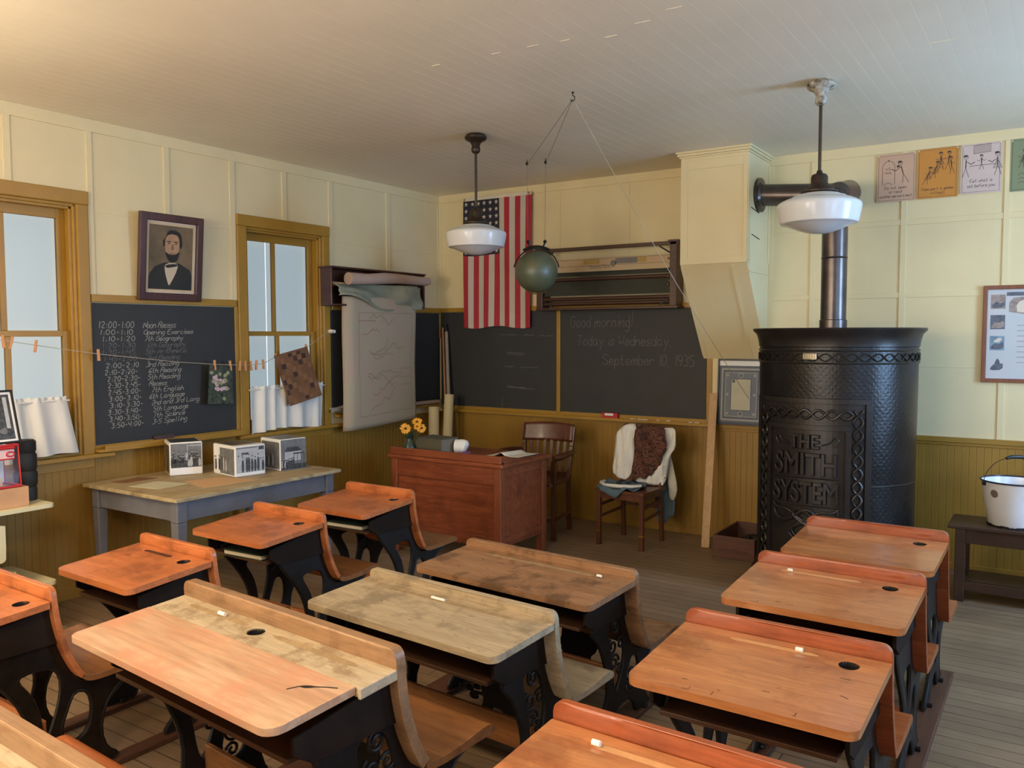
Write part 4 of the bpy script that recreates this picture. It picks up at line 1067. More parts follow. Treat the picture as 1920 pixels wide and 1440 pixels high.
bn = thing('bench', 'dark wooden bench under the framed print, with bucket on top', 'bench', (5.3, -.60, 0))
BL, BZ = .755, .445
MB().box(-BL, BL, -.18, .18, BZ, BZ + .025).build('seat_board', W_BENCH, bn, bevel=.005)
for s in (-1, 1): MB().box(-BL + .05, BL - .05, s*.15 - .011, s*.15 + .011, BZ - .085, BZ).build('apron', W_BENCH, bn, bevel=.003)
for sx in (-1, 1):
    for sy in (-1, 1): MB().box(sx*(BL - .07) - .028, sx*(BL - .07) + .028, sy*.145 - .028, sy*.145 + .028, 0, BZ).build('leg', W_BENCH, bn, bevel=.004)
MB().box(-BL + .07, BL - .07, -.155, .155, .105, .125).box(-BL + .07, BL - .07, -.16, -.14, .065, .125).build('lower_shelf', W_BENCH, bn, bevel=.003)
ENA = mat('white_enamel', rgb(222, 222, 226), .22, var=.04, vs=8, coat=.3); ENB = mat('blue_black_rim', rgb(34, 36, 56), .3); CHIP = mat('enamel_chip', rgb(120, 104, 98), .6)
bx, by, bz = 4.885, -.60, BZ + .0255
bk = thing('enamel_bucket', 'white enamel bucket with dark rim and wire handle on the bench', 'bucket', (bx, by, bz))
mb = MB(); mb.lathe([(0, .004), (.128, .004), (.136, .0), (.140, .012), (.160, .13), (.182, .265), (.186, .272)], 48); mb.lathe([(.181, .272), (.157, .13), (.136, .014), (0, .010)], 48)
mb.build('pail', ENA, bk, smooth=True)
MB().tube([(.184*math.cos(a), .184*math.sin(a), .272) for a in [2*PI*k/48 for k in range(48)]], .0055, 8, closed=True).build('rim', ENB, bk, smooth=True)
MB().tube([(.139*math.cos(a), .139*math.sin(a), .005 + .003*math.sin(a*9)) for a in [2*PI*k/72 for k in range(72)]], [.006 + .002*math.sin(k*2.7) for k in range(72)], 6, closed=True).build('chipped_foot', IRON, bk)
ca = math.radians(-125)
mb = MB()
for dt, rr, hh_ in ((0, .024, .205),):
    ring = []
    for k in range(18):
        q = 2*PI*k/18; z = hh_ + rr*math.sin(q); r0 = .140 + (.186 - .140)*z/.272 + .0015; an = ca + rr*math.cos(q)/r0
        ring.append((r0*math.cos(an), r0*math.sin(an), z))
    mb.add(ring, [tuple(range(18))])
mb.build('chip_mark', CHIP, bk)
wd = Vector((.835, .55, 0)).normalized()
pts = [wd*(.19*math.cos(a)) + Vector((0, 0, .262 + .155*math.sin(a))) for a in [PI*k/24 for k in range(25)]]
MB().tube(pts, .0022, 8).build('bail_wire', IRON, bk, smooth=True)
MB().tube([wd*x + Vector((0, 0, z)) for x, z in ((-.058, .408), (-.03, .417), (.03, .417), (.058, .408))], [.009, .012, .012, .009], 12).build('handle_grip', mat('black_grip', rgb(26, 24, 24), .4), bk, smooth=True)
for s in (-1, 1): MB().sphere(tuple(wd*(s*.188) + Vector((0, 0, .258))), .012, 8, sc=(1, 1, 1.2)).build('bail_ear', IRON, bk, smooth=True)
t = thing('dipper', 'red handled dipper standing inside the white bucket', 'dipper', (bx + .06, by - .02, bz + .012))
MB().tube([(.0, 0, .0), (.07, -.01, .265)], [.012, .011], 10).build('handle', mat('red_enamel', rgb(176, 40, 44), .3), t, smooth=True)

# ------------------------------------------------------------------ blue grey table with photo cubes
tb = thing('work_table', 'blue grey painted table with scrubbed top under the schedule blackboard', 'table', (.55, -3.015, 0))
TZ = .72; x0, x1, y0, y1 = -.47, .47, -.635, .635
r = random.Random(8)
out = []
for k in range(24): out.append((x0 + (x1-x0)*k/24, y0 + r.uniform(-.004, .004)))
for k in range(30): out.append((x1 + r.uniform(-.005, .005), y0 + (y1-y0)*k/30))
for k in range(24): out.append((x1 - (x1-x0)*k/24, y1 + r.uniform(-.004, .004)))
for k in range(30): out.append((x0, y1 - (y1-y0)*k/30))
MB().plate(out, [], TZ - .022, TZ, lambda u, v, q: (u, v, q)).build('tabletop', W_TAB, tb, bevel=.003)
for s in (-1, 1):
    MB().box(x0 + .06, x1 - .05, s*.575 - .011, s*.575 + .011, TZ - .145, TZ - .022).build('apron', BLUEGREY, tb, bevel=.003)
    MB().box((x0 + .07 if s < 0 else x1 - .07) - .011, (x0 + .07 if s < 0 else x1 - .07) + .011, -.575, .575, TZ - .145, TZ - .022).build('apron', BLUEGREY, tb, bevel=.003)
    for q in (-1, 1):
        px, py = (x0 + .075 if q < 0 else x1 - .075), s*.57
        m = MB(); m.box(px - .034, px + .034, py - .034, py + .034, TZ - .15, TZ - .022); m.beam((px, py, TZ - .15), (px, py, 0), .066, .066, up=(0, 1, 0), w2=.036, d2=.036)
        m.build('leg', BLUEGREY, tb, bevel=.006)
pg = [WHITE, mat('photo_mid_grey', rgb(112, 112, 112), .35, var=.25, vs=30), mat('photo_dark_grey', rgb(44, 44, 44), .35, var=.4, vs=50, c2=rgb(84, 84, 84)), mat('photo_light_grey', rgb(176, 176, 176), .35, var=.12, vs=30), mat('photo_brown', rgb(96, 88, 74), .35, var=.3, vs=40)]
def crowd(mb, f, W, z0, Hh, n, seed, lo, hi):
    r = random.Random(seed)
    for k in range(n):
        u = .012 + (W - .024)*(k + r.uniform(.1, .9))/n; h = r.uniform(lo, hi); m = r.choice((2, 2, 3))
        poly(mb, smooth_poly([(u - .009, z0), (u - .008, z0 + h*.7), (u, z0 + h*.82), (u + .008, z0 + h*.7), (u + .009, z0)], 1), f, .001 + k*.00006, m)
        poly(mb, circ(u, z0 + h*.92, .006, 8), f, .0013 + k*.00006, 3); poly(mb, circ(u, z0 + h*.95, .006, 8, .004), f, .0014 + k*.00006, 2)
def cube(loc, rz, W, Dp, Hh, label, style):
    t = thing('photo_cube', label, 'photo cube', loc, rz)
    MB().box(0, W, 0, Dp, 0, Hh).build('box', WHITE, t, bevel=.008)
    f = Fr((0, -.0006, 0), (1, 0, 0), (0, 0, 1)); e = .008
    mb = MB()
    if style == 0:
        poly(mb, rect(e, W - e, .050, Hh - e), f, 0, 1); poly(mb, rect(e, W - e, .05, .11), f, .0004, 2)
        crowd(mb, f, W, .055, Hh, 12, 1, .05, .085); crowd(mb, f, W, .075, Hh, 11, 2, .05, .09)
        ribbon(mb, [(W*.54, .11), (W*.54, Hh - .012)], .004, f, .0006, 3)
        ribbon(mb, [(W*.56 + k*.01, Hh - .02 - .006*(k % 2)) for k in range(9)], .006, f, .0006, 3)
    elif style == 1:
        poly(mb, rect(e, W - e, .024, Hh - e), f, 0, 3); poly(mb, rect(.045, .095, Hh - .058, Hh - .046), f, .0006, 2); poly(mb, rect(W - .05, W - .012, Hh - .035, Hh - .012), f, .0006, 2); poly(mb, rect(e, W - .06, Hh - .020, Hh - .012), f, .0006, 1)
        crowd(mb, f, W, .028, Hh, 10, 5, .08, .125)
    else:
        poly(mb, rect(e*.5, W - e*.5, .004, Hh - e*.6), f, 0, 1); poly(mb, rect(.004, W - .004, .004, .04), f, .0004, 2)
        poly(mb, [(.03, .125), (.05, .155), (.14, .155), (.17, .125)], f, .0006, 2); poly(mb, rect(.035, .165, .06, .125), f, .0005, 3); poly(mb, rect(.10, .19, .105, .115), f, .0007, 2)
        for u in (.105, .13, .16, .185): poly(mb, rect(u, u + .004, .05, .105), f, .0008, 2)
        crowd(mb, f, .12, .02, Hh, 9, 7, .05, .07)
    mb.build('front_photo', pg, t)
    f2 = Fr((-.0006, Dp, 0), (0, -1, 0), (0, 0, 1)); mb = MB()
    lo = .004 if style != 1 else .008
    poly(mb, rect(.02 if style != 1 else Dp*.32, Dp - .01, .012, Hh - .02), f2, 0, 4 if style == 0 else 1); crowd(mb, f2, Dp*.7, .03, Hh, 7, 9 + style, .07, .12)
    mb.build('side_photo', pg, t)
    f3 = Fr((0, 0, Hh + .0006), (1, 0, 0), (0, 1, 0)); mb = MB()
    poly(mb, rect(.012, W - .012, .06 if style == 1 else .012, Dp - .014), f3, 0, 4 if style != 0 else 2); mb.build('top_photo', pg, t)
cube((.305, -3.20, TZ + .001), math.radians(63), .203, .24, .215, 'photo cube with a dark crowd picture and wide white bottom band', 0)
cube((.712, -3.01, TZ + .001), math.radians(81), .218, .28, .200, 'photo cube with a pale group picture, nearest the table front', 1)
cube((.760, -2.682, TZ + .001), math.radians(82), .207, .24, .212, 'photo cube with a house and crowd, last toward the corner', 2)
def sheet(name, pts, z, m, label, cat='paper', curl=0):
    mb = MB(); mb.plate(pts, [], z, z + .0015, lambda u, v, q: (u, v, q + curl*(u - pts[0][0])**2)); return tag(mb.build(name, m), label, cat)
sheet('paper_sheet', [(.42, -3.56), (.66, -3.52), (.64, -3.30), (.40, -3.36)], TZ + .0005, mat('grey_green_paper', rgb(200, 194, 164), .8, var=.06), 'greyish green sheet near the left end of the blue grey table')
sheet('paper_sheet', [(.56, -3.27), (.84, -3.34), (.90, -2.98), (.70, -3.02), (.60, -3.04)], TZ + .0005, mat('tan_paper', rgb(208, 166, 120), .8, var=.05), 'tan sheet of paper in front of the photo cubes')
sheet('paper_sheet', [(.20, -3.54), (.30, -3.50), (.30, -3.28), (.18, -3.34)], TZ + .0005, mat('brown_paper', rgb(134, 94, 60), .8, var=.2, vs=20), 'small brown picture at the wall side of the blue grey table')

# ------------------------------------------------------------------ teacher desk
td = thing('teacher_desk', 'red oak teacher desk with closed front in the front corner', 'desk', (1.39, -1.42, 0))
DW, DD, DZ = .505, .315, .735
MB().box(-DW - .02, DW + .02, -DD - .01, DD + .01, DZ - .03, DZ).build('desktop', W_DESK, td, bevel=.008)
mb = MB(); mb.box(-DW, DW, -DD, -DD + .022, DZ, DZ + .055); mb.build('back_gallery', W_DESK, td, bevel=.006)
for s in (-1, 1):
    x = s*(DW - .011)
    mb = MB(); mb.plate(smooth_poly([(-DD + .02, DZ), (-DD + .02, DZ + .053), (-DD + .09, DZ + .053), (-DD + .11, DZ + .03), (-DD + .13, DZ + .012), (-DD + .15, DZ)], 1), [], -.011, .011, lambda u, v, q, x=x: (x + q, u, v)); mb.build('side_gallery', W_DESK, td)
    MB().box(s*(DW - .03) - .008, s*(DW - .03) + .008, -DD + .05, DD - .05, .14, DZ - .03).build('side_panel', W_DESK, td, bevel=.003)
    MB().box(s*(DW - .022) - .012, s*(DW - .022) + .012, -DD + .05, DD - .05, .17, .21).build('side_rail', W_DESK, td, bevel=.003)
    MB().box(s*(DW - .022) - .012, s*(DW - .022) + .012, -DD + .05, DD - .05, DZ - .10, DZ - .03).build('side_rail', W_DESK, td, bevel=.003)
    for q in (-1, 1): MB().box(s*(DW - .035) - .03, s*(DW - .035) + .03, q*(DD - .035) - .03, q*(DD - .035) + .03, 0, DZ - .03).build('leg', W_DESKV, td, bevel=.005)
MB().box(-DW + .06, DW - .06, -DD + .025, -DD + .04, .14, DZ - .1).build('front_panel', W_DESK, td, bevel=.003)
MB().box(-DW + .06, DW - .06, -DD + .010, -DD + .035, DZ - .155, DZ - .03).build('front_rail', W_DESK, td, bevel=.004)
MB().box(-DW + .06, DW - .06, -DD + .012, -DD + .035, .14, .22).build('front_rail', W_DESK, td, bevel=.004)
vs_ = thing('flower_vase', 'green glass vase of orange daisies on the teacher desk', 'vase', (.965, -1.60, DZ + .001))
GV, n_, l_, b_ = newmat('green_vase_glass'); b_.inputs['Base Color'].default_value = rgb(58, 78, 68); b_.inputs['Roughness'].default_value = .12; b_.inputs['Transmission Weight'].default_value = .4
MB().lathe([(0, 0), (.045, 0), (.055, .02), (.052, .05), (.030, .085), (.026, .105), (.040, .125), (.036, .125), (.022, .104), (.026, .085), (.046, .05), (0, .012)], 28).build('glass', GV, vs_, smooth=True)
PET = mat('orange_petals', rgb(226, 160, 48), .6, var=.12, vs=60); CEN = mat('flower_centre', rgb(90, 52, 22), .8); LEAF = mat('dull_green_leaf', rgb(60, 70, 46), .7)
def flower(p, nrm, R, base):
    fl = MB(); nn = Vector(nrm).normalized(); uu = nn.orthogonal().normalized(); ww = nn.cross(uu); p = Vector(p)
    r = random.Random(int(p.x*1e4))
    for k in range(16):
        a = 2*PI*k/16 + r.uniform(-.1, .1); d = uu*math.cos(a) + ww*math.sin(a); e = nn.cross(d)
        rr = R*r.uniform(.88, 1.05); dz = nn*r.uniform(-.006, .004)
        fl.add([p + d*rr*.25 + e*.003, p + d*rr*.65 + e*.0085 + nn*.004, p + d*rr + e*.004 + dz, p + d*rr - e*.004 + dz, p + d*rr*.65 - e*.0085 + nn*.004, p + d*rr*.25 - e*.003], [(0, 1, 2, 3, 4, 5)])
    fb = fl.build('blossom', PET, vs_, solid=.001)
    c = MB(); c.sphere(tuple(p + nn*.003), R*.28, 8, sc=(1, 1, .6)); c.build('centre', CEN, fb, smooth=True)
    MB().tube([base, Vector(base)*.4 + p*.6 + Vector((0, 0, -.02)), p - nn*.004], .0025, 6).build('stem', LEAF, vs_)
flower((-.01, -.035, .185), (.55, -.8, .25), .042, (0, 0, .06)); flower((.05, .03, .235), (.4, -.6, .7), .040, (.005, 0, .06)); flower((.105, .015, .190), (.7, -.6, .3), .036, (.008, .004, .06)); flower((.085, -.01, .205), (.2, -.7, .6), .03, (.01, 0, .06))
mb = MB(); r = random.Random(3)
for k in range(9):
    a = r.uniform(0, 6.28); d = Vector((math.cos(a), math.sin(a), 0)); e = Vector((-d.y, d.x, 0)); z = r.uniform(.11, .16)
    mb.add([(0, 0, z - .02), tuple(d*.035 + e*.012 + Vector((0, 0, z + .012))), tuple(d*.075 + Vector((0, 0, z + .005))), tuple(d*.035 - e*.012 + Vector((0, 0, z + .012)))], [(0, 1, 2, 3)])
mb.build('leaves', LEAF, vs_, solid=.001)
bk_ = thing('thick_book', 'thick closed grey book on the teacher desk beside the vase', 'book', (1.15, -1.50, DZ + .001), math.radians(-6))
BC = mat('grey_green_cover', rgb(84, 80, 64), .7, var=.12)
mb = MB(); mb.box(-.135, .135, -.095, .095, 0, .006); mb.box(-.135, .135, -.095, .095, .114, .12); mb.box(-.135, .135, -.095, -.089, .006, .114); mb.build('cover', BC, bk_, bevel=.002)
MB().box(-.13, .13, -.089, .09, .006, .114).build('pages', mat('book_page_edge', rgb(120, 110, 90), .8), bk_)
t = thing('cloth_roll', 'white and purple rolled cloth lying right of the thick book', 'cloth', (1.355, -1.44, DZ + .001), math.radians(20))
mb = MB(); mb.tube([(-.06, 0, .055), (.0, 0, .055), (.02, 0, .053), (.03, 0, .048)], [.052, .054, .048, .03], 18); mb.build('white_fold', CLOTHW, t, smooth=True)
MB().tube([(-.03, -.03, .012), (.02, -.03, .012), (.06, -.01, .012)], [.011, .011, .009], 10).build('purple_fold', mat('purple_cloth', rgb(104, 62, 96), .85), t, smooth=True)
mb = MB(); f = lambda s, q: (1.56 + .26*s + .03*q, -1.44 + .24*q + .04*s, DZ + .004 + .028*math.exp(-((s - .45)/.12)**2)*(1 - q*.3) + .004*q)
mb.grid(24, 8, f); tag(mb.build('loose_paper', PAPER, smooth=True, solid=.0012), 'curled pale papers at the right end of the teacher desk', 'paper')

# ------------------------------------------------------------------ teacher chair (slat back armchair)
tc_ = thing('armchair', 'dark slat backed wooden armchair behind the teacher desk', 'chair', (1.53, -.665, 0), math.radians(9))
def post(name, pts, w, d, parent, m=W_CHAIR):
    mb = MB()
    for a, b in zip(pts, pts[1:]): mb.beam(a, b, w, d, up=(0, 1, 0))
    return mb.build(name, m, parent, bevel=.004)
for s in (-1, 1):
    post('rear_post', [(s*.20, .22, 0), (s*.20, .19, .44), (s*.215, .235, .70), (s*.225, .265, .865)], .034, .034, tc_)
    post('front_leg', [(s*.225, -.20, 0), (s*.225, -.20, .64)], .036, .036, tc_)
    MB().tube([(s*.225, .235, .655), (s*.265, .12, .668), (s*.285, -.05, .672), (s*.27, -.19, .668), (s*.24, -.24, .66)], [.017, .02, .024, .028, .022], 10).build('armrest', W_CHAIR, tc_, smooth=True)
    MB().beam((s*.212, .19, .16), (s*.225, -.2, .16), .018, .03).build('stretcher', W_CHAIR, tc_, bevel=.003)
MB().plate(rrect(-.235, .235, -.235, .215, .05), [], .43, .455, lambda u, v, q: (u, v, q)).build('seat', W_CHAIR, tc_, bevel=.008)
mb = MB(); mb.grid(16, 6, lambda s, q: (-.225 + .45*s, .235 + .035*q + .035*math.sin(PI*s) - .012, .735 + .145*q + .012*math.sin(PI*s)*q)); mb.build('crest_rail', W_CHAIR, tc_, smooth=True, solid=.024, bevel=.004)
for k in range(6):
    x = -.155 + .062*k; b = .03*math.cos(x*5)
    MB().beam((x*.92, .205, .475), (x, .222 + b, .745), .028, .010, up=(0, 1, 0)).build('back_slat', W_CHAIR, tc_, bevel=.002)
MB().beam((-.2, .205, .475), (.2, .205, .475), .03, .03).build('lower_rail', W_CHAIR, tc_, bevel=.003)
MB().beam((-.22, -.2, .16), (.22, -.2, .16), .018, .03).build('stretcher', W_CHAIR, tc_, bevel=.003)

# ------------------------------------------------------------------ clothes chair
c2 = thing('side_chair', 'plain wooden side chair draped with old clothes by the front wall', 'chair', (2.32, -.55, 0), math.radians(-3))
W_CH2 = wood('side_chair_wood', rgb(82, 44, 26), rgb(110, 64, 38), .4, axis='Z', coat=.15)
for s in (-1, 1):
    post('front_leg', [(s*.185, -.175, .0), (s*.185, -.175, .42)], .034, .034, c2, W_CH2)
    post('rear_post', [(s*.17, .20, 0), (s*.165, .165, .42), (s*.175, .215, .90)], .030, .034, c2, W_CH2)
    MB().box(s*.185 - .0185, s*.185 + .0185, -.1935, -.1565, .105, .118).build('brass_band', BRASS, c2)
    for z in (.22, .31): MB().beam((s*.185, -.175, z), (s*.168, .185, z + .02), .016, .022).build('side_stretcher', W_CH2, c2, bevel=.002)
    MB().beam((s*.185, -.17, .395), (s*.168, .17, .395), .02, .05).build('seat_rail', W_CH2, c2, bevel=.002)
for y, z in ((-.175, .395), (.17, .395)): MB().beam((-.18, y, z), (.18, y, z), .022, .05).build('seat_rail', W_CH2, c2, bevel=.002)
MB().beam((-.168, .185, .27), (.168, .185, .27), .016, .022).build('rear_stretcher', W_CH2, c2, bevel=.002)
MB().beam((-.168, .19, .35), (.168, .19, .35), .016, .022).build('rear_stretcher', W_CH2, c2, bevel=.002)
MB().plate(rrect(-.212, .212, -.205, .185, .02), [], .42, .442, lambda u, v, q: (u, v, q)).build('seat', W_CH2, c2, bevel=.006)
for z, h in ((.885, .06), (.70, .05)): MB().beam((-.175, .165 + (z - .42)*.104, z), (.175, .165 + (z - .42)*.104, z), .016, h).build('back_rail', W_CH2, c2, bevel=.003)

def patch(name, outline, fn, m, label, cat='garment', it=3, th=.007):
    """soft cloth cut to an outline in its own plane, folded by fn(u, v) -> point"""
    bm = bmesh.new(); vv = [bm.verts.new((a, b, 0)) for a, b in smooth_poly(outline, 1)]
    bmesh.ops.triangle_fill(bm, use_beauty=True, edges=[bm.edges.new((vv[i], vv[(i+1) % len(vv)])) for i in range(len(vv))], normal=(0, 0, 1))
    for _ in range(it):
        L = [e for e in bm.edges if e.calc_length() > .022]
        if L: bmesh.ops.subdivide_edges(bm, edges=L, cuts=1, use_grid_fill=False); bmesh.ops.triangulate(bm, faces=bm.faces)
    mb = MB(); bm.verts.index_update()
    mb.add([fn(v.co.x, v.co.y) for v in bm.verts], [tuple(v.index for v in f.verts) for f in bm.faces]); bm.free()
    return tag(mb.build(name, m, smooth=True, solid=th), label, cat)
SHAWL, n_, l_, b_ = newmat('paisley_shawl')
v = coords(n_, l_)
c = ramp(n_, l_, noise(n_, l_, v, 17, 5, .65, 3.5), [(.36, rgb(36, 24, 20)), (.48, rgb(66, 40, 32)), (.56, rgb(128, 78, 56)), (.64, rgb(52, 32, 26))])
l_.new(c, b_.inputs['Base Color']); b_.inputs['Roughness'].default_value = .9
BLUEC = mat('faded_blue_cotton', rgb(92, 112, 122), .9, var=.12, vs=8); BLUED = mat('darker_blue_cotton', rgb(84, 104, 114), .9, var=.15, vs=8)  # bodice cotton is a slightly darker blue than the dress
def cy_(z, e): return -.55 + .165 + (z - .42)*.104 - .024 - e
WL = [(2.158, .885), (2.205, .915), (2.277, .915), (2.279, .769), (2.267, .573), (2.258, .521), (2.221, .466), (2.142, .485), (2.085, .523), (2.098, .688), (2.111, .835)]
patch('white_garment', WL, lambda u, v: (u, cy_(v, .018 + .012*math.cos((u - 2.19)*22) + .008*math.sin(u*95 + v*9) + .006*math.sin(v*22 - u*40)) + (.03*((v - .87)/.045)**2 if v > .87 else 0), v), CLOTHW, 'white garment hanging over left half of the side chair back')
SH = [(2.285, .905), (2.401, .915), (2.525, .905), (2.543, .865), (2.562, .759), (2.519, .648), (2.502, .589), (2.47, .575), (2.44, .525), (2.41, .53), (2.386, .486), (2.35, .52), (2.314, .495), (2.259, .452), (2.213, .452), (2.272, .522), (2.285, .646), (2.293, .774)]
patch('paisley_shawl', SH, lambda u, v: (u, cy_(v, .046 + .018*math.sin((u*1.0 + v*.55)*44) + .012*math.sin((u - v*.8)*27)) + (.04*((v - .87)/.045)**2 if v > .87 else 0) - (.05*(.52 - v)/.1 if v < .52 else 0), v), SHAWL, 'dark brown paisley shawl hanging over the middle of the chair back', 'shawl')
WR = [(2.50, .90), (2.588, .90), (2.61, .849), (2.619, .751), (2.572, .693), (2.556, .621), (2.535, .455), (2.5, .452), (2.405, .452), (2.296, .462), (2.314, .491), (2.368, .513), (2.422, .568), (2.484, .632), (2.515, .727)]
patch('white_garment', WR, lambda u, v: (u, cy_(v, .014 + .014*math.sin((u*.8 - v*.45)*48) + .006*math.sin(u*90)) + (.03*((v - .87)/.045)**2 if v > .87 else 0) + (.02 if u > 2.53 else 0), v), CLOTHW, 'white garment hanging over right end of the side chair back')
SL = [(2.505, .691), (2.54, .72), (2.575, .58), (2.607, .425), (2.596, .365), (2.578, .322), (2.551, .336), (2.542, .393), (2.522, .576)]
patch('sleeve', SL, lambda u, v: (u, -.318 - .012*math.cos((u - 2.55)*30 + v*2), v), mat('off_white_sleeve', rgb(196, 190, 174), .9), 'off white sleeve dangling at right behind the side chair')
BLq = [(2.27, .445), (2.40, .45), (2.52, .50), (2.55, .464), (2.585, .334), (2.577, .2), (2.535, .182), (2.50, .123), (2.465, .144), (2.42, .134), (2.41, .315), (2.39, .364), (2.28, .40)]
patch('blue_dress', BLq, lambda u, v: (u, -.296 + .014*math.sin(u*52 + v*6), v), BLUEC, 'faded blue dress trailing to the floor behind the side chair', 'dress')
pt = [(1.985, -.50), (1.965, -.36), (2.07, -.34), (2.19, -.36), (2.30, -.48), (2.41, -.62), (2.30, -.735), (2.19, -.715), (2.06, -.66)]
pt = [(2.085, -.64), (2.09, -.47), (2.18, -.395), (2.30, -.39), (2.40, -.44), (2.46, -.56), (2.45, -.70), (2.34, -.785), (2.20, -.785), (2.11, -.74)]
sc_ = patch('folded_bodice', pt, lambda u, v: (u, v, .456 + .010*math.sin(u*40 + v*15) + .008*math.sin(v*46) + .006 - (max(0, -.755 - v)*2.2)), BLUED, 'folded blue bodice with dark flowers lying on the side chair seat')
mb = MB(); mb.tube([(2.095, -.56, .472), (2.115, -.66, .476), (2.19, -.745, .476), (2.30, -.755, .478), (2.40, -.72, .478), (2.45, -.65, .478)], [.010, .014, .012, .014, .013, .010], 8)
mb.build('lace_edge', CLOTHW, sc_, smooth=True)
mb = MB()
for x, y in ((2.22, -.52), (2.25, -.62), (2.30, -.57), (2.40, -.66)): mb.sphere((x, y, .478), .024, 6, sc=(1, 1, .25))
mb.build('dark_flowers', mat('dark_applique', rgb(36, 30, 30), .9), sc_)

# ------------------------------------------------------------------ low bookshelf at the far left
bs = thing('low_bookshelf', 'cream painted low bookshelf with rounded ends below the first window', 'bookshelf', (.29, -4.745, 0))
SHP = mat('shelf_cream', rgb(214, 204, 164), .5, var=.03)
MB().plate(rrect(-.26, .26, -.70, .68, [0, .03, .03, 0]), [], .70, .722, lambda u, v, q: (u, v, q)).build('top_shelf', SHP, bs, bevel=.004)
MB().plate(rrect(-.26, .26, -.70, .68, [0, .03, .03, 0]), [], .275, .297, lambda u, v, q: (u, v, q)).build('lower_shelf', SHP, bs, bevel=.004)
for y in (.30, -.60):
    MB().box(-.26, .20, y - .01, y + .01, 0, .70).build('upright', SHP, bs, bevel=.003)
MB().plate(smooth_poly([(-.62, .70), (.42, .70), (.42, .47), (.41, .455), (.39, .45), (-.62, .45)], 1), [], .235, .253, lambda u, v, q: (q, u, v)).build('front_apron', SHP, bs)
MB().box(.19, .21, .31, .50, .298, .36).build('shelf_lip', SHP, bs, bevel=.004)
r = random.Random(9); y = -4.44; 
for k in range(4):
    w_ = r.uniform(.022, .035); h_ = r.uniform(.10, .14)
    b = tag(MB().box(.16, .40, y - w_, y, .2985, .2985 + h_).build('shelf_book', [mat('dark_red_cover', rgb(84, 34, 26), .6), mat('black_cover', rgb(40, 34, 32), .6)][k % 2], bevel=.002), 'dark old book upright on the lower shelf behind the cream apron', 'book', 'dark books on the lower shelf')
    y -= w_ + .002
t = thing('pale_box', 'open pale box holding dark things on the lower bookshelf end', 'box', (.36, -4.33, .2985))
MB().plate(rect(-.10, .10, -.09, .09), [rect(-.085, .085, -.075, .075)], 0, .07, lambda u, v, q: (u, v, q)).build('walls', SHP, t); MB().box(-.085, .085, -.075, .075, .0, .01).build('base', SHP, t)
MB().box(-.06, .06, -.05, .05, .0105, .062).build('contents', IRON, t, bevel=.004)
WBX = mat('light_wooden_box', rgb(198, 152, 110), .6, var=.08, vs=12)
mz = .7225
t = tag(MB().box(.28, .50, -4.86, -4.178, mz, mz + .105).build('wooden_box', WBX, bevel=.003), 'light wooden box on the bookshelf under the clear red edged case', 'box')
pc = thing('clear_case', 'clear plastic case with red edging and books, standing on the wooden box', 'case', (.41, -4.485, mz + .106))
CLR, n_, l_, b_ = newmat('clear_vinyl')
tp_ = n_.new('ShaderNodeBsdfTransparent'); gp_ = n_.new('ShaderNodeBsdfGlossy'); mp_ = n_.new('ShaderNodeMixShader'); gp_.inputs['Roughness'].default_value = .15; mp_.inputs[0].default_value = .08
l_.new(tp_.outputs[0], mp_.inputs[1]); l_.new(gp_.outputs[0], mp_.inputs[2]); l_.new(mp_.outputs[0], n_['Material Output'].inputs[0])
W2, D2, H2 = .27, .085, .225
mb = MB()
for s in (-1, 1):
    mb.tube([(s*D2, -W2, .006), (s*D2, W2, .006), (s*D2, W2 - .01, H2), (s*D2, -W2, H2)], .007, 8, closed=True)
for a, b in ((-W2, .006), (W2, .006), (W2 - .01, H2)): mb.tube([(-D2, a, b), (D2, a, b)], .007, 8)
mb.build('red_piping', RED, pc, smooth=True)
MB().box(-D2 + .002, -D2 + .006, -W2, W2 - .008, .01, H2 - .003).build('white_back', WHITE, pc)
MB().box(D2 - .004, D2 - .002, -W2, W2 - .008, .01, H2 - .003).build('clear_front', CLR, pc)
MB().box(D2 - .001, D2 + .001, -W2, W2 - .03, H2 - .07, H2 - .004).build('flap', mat('flap_pink', rgb(222, 190, 188), .5), pc)
mb = MB(); mb.tube([(D2 + .003, W2 - .05 + .02*math.cos(a), H2 - .045 + .012*math.sin(a)) for a in [k*PI/6 for k in range(12)]], .004, 6, closed=True)
mb.tube([(D2 + .003, -W2, H2 - .012), (D2 + .003, W2 - .03, H2 - .012)], .008, 6); mb.tube([(D2 + .003, -W2, H2 - .07), (D2 + .003, W2 - .03, H2 - .07)], .004, 6)
mb.build('red_print', RED, pc)
for k, (h0, h1, m) in enumerate(((.012, .040, WBX), (.040, .058, mat('yellow_book', rgb(196, 164, 60), .6)), (.058, .082, WBX), (.082, .115, mat('black_book', rgb(36, 36, 36), .5)))):
    MB().box(-D2 + .012, D2 - .012, -W2 + .03, W2 - .085 - .006*k, h0, h1 - .001).build('stacked_book', m, pc, bevel=.002)
def dph(mb, f):
    poly(mb, rect(.012, .45, .012, .275), f, .0004, 0); poly(mb, rect(.022, .44, .022, .265), f, .0008, 2)
    r = random.Random(6)
    for k in range(26):
        u, v, q = r.uniform(.05, .41), r.uniform(.05, .235), r.uniform(.010, .028)
        poly(mb, smooth_poly([(u + q*math.cos(i*1.05)*r.uniform(.6, 1.1), v + q*math.sin(i*1.05)*r.uniform(.6, 1.1)) for i in range(6)], 1), f, .001 + k*.00004, (1, 2, 3, 1)[k % 4])
    poly(mb, rect(.405, .425, .08, .25), f, .003, 3)
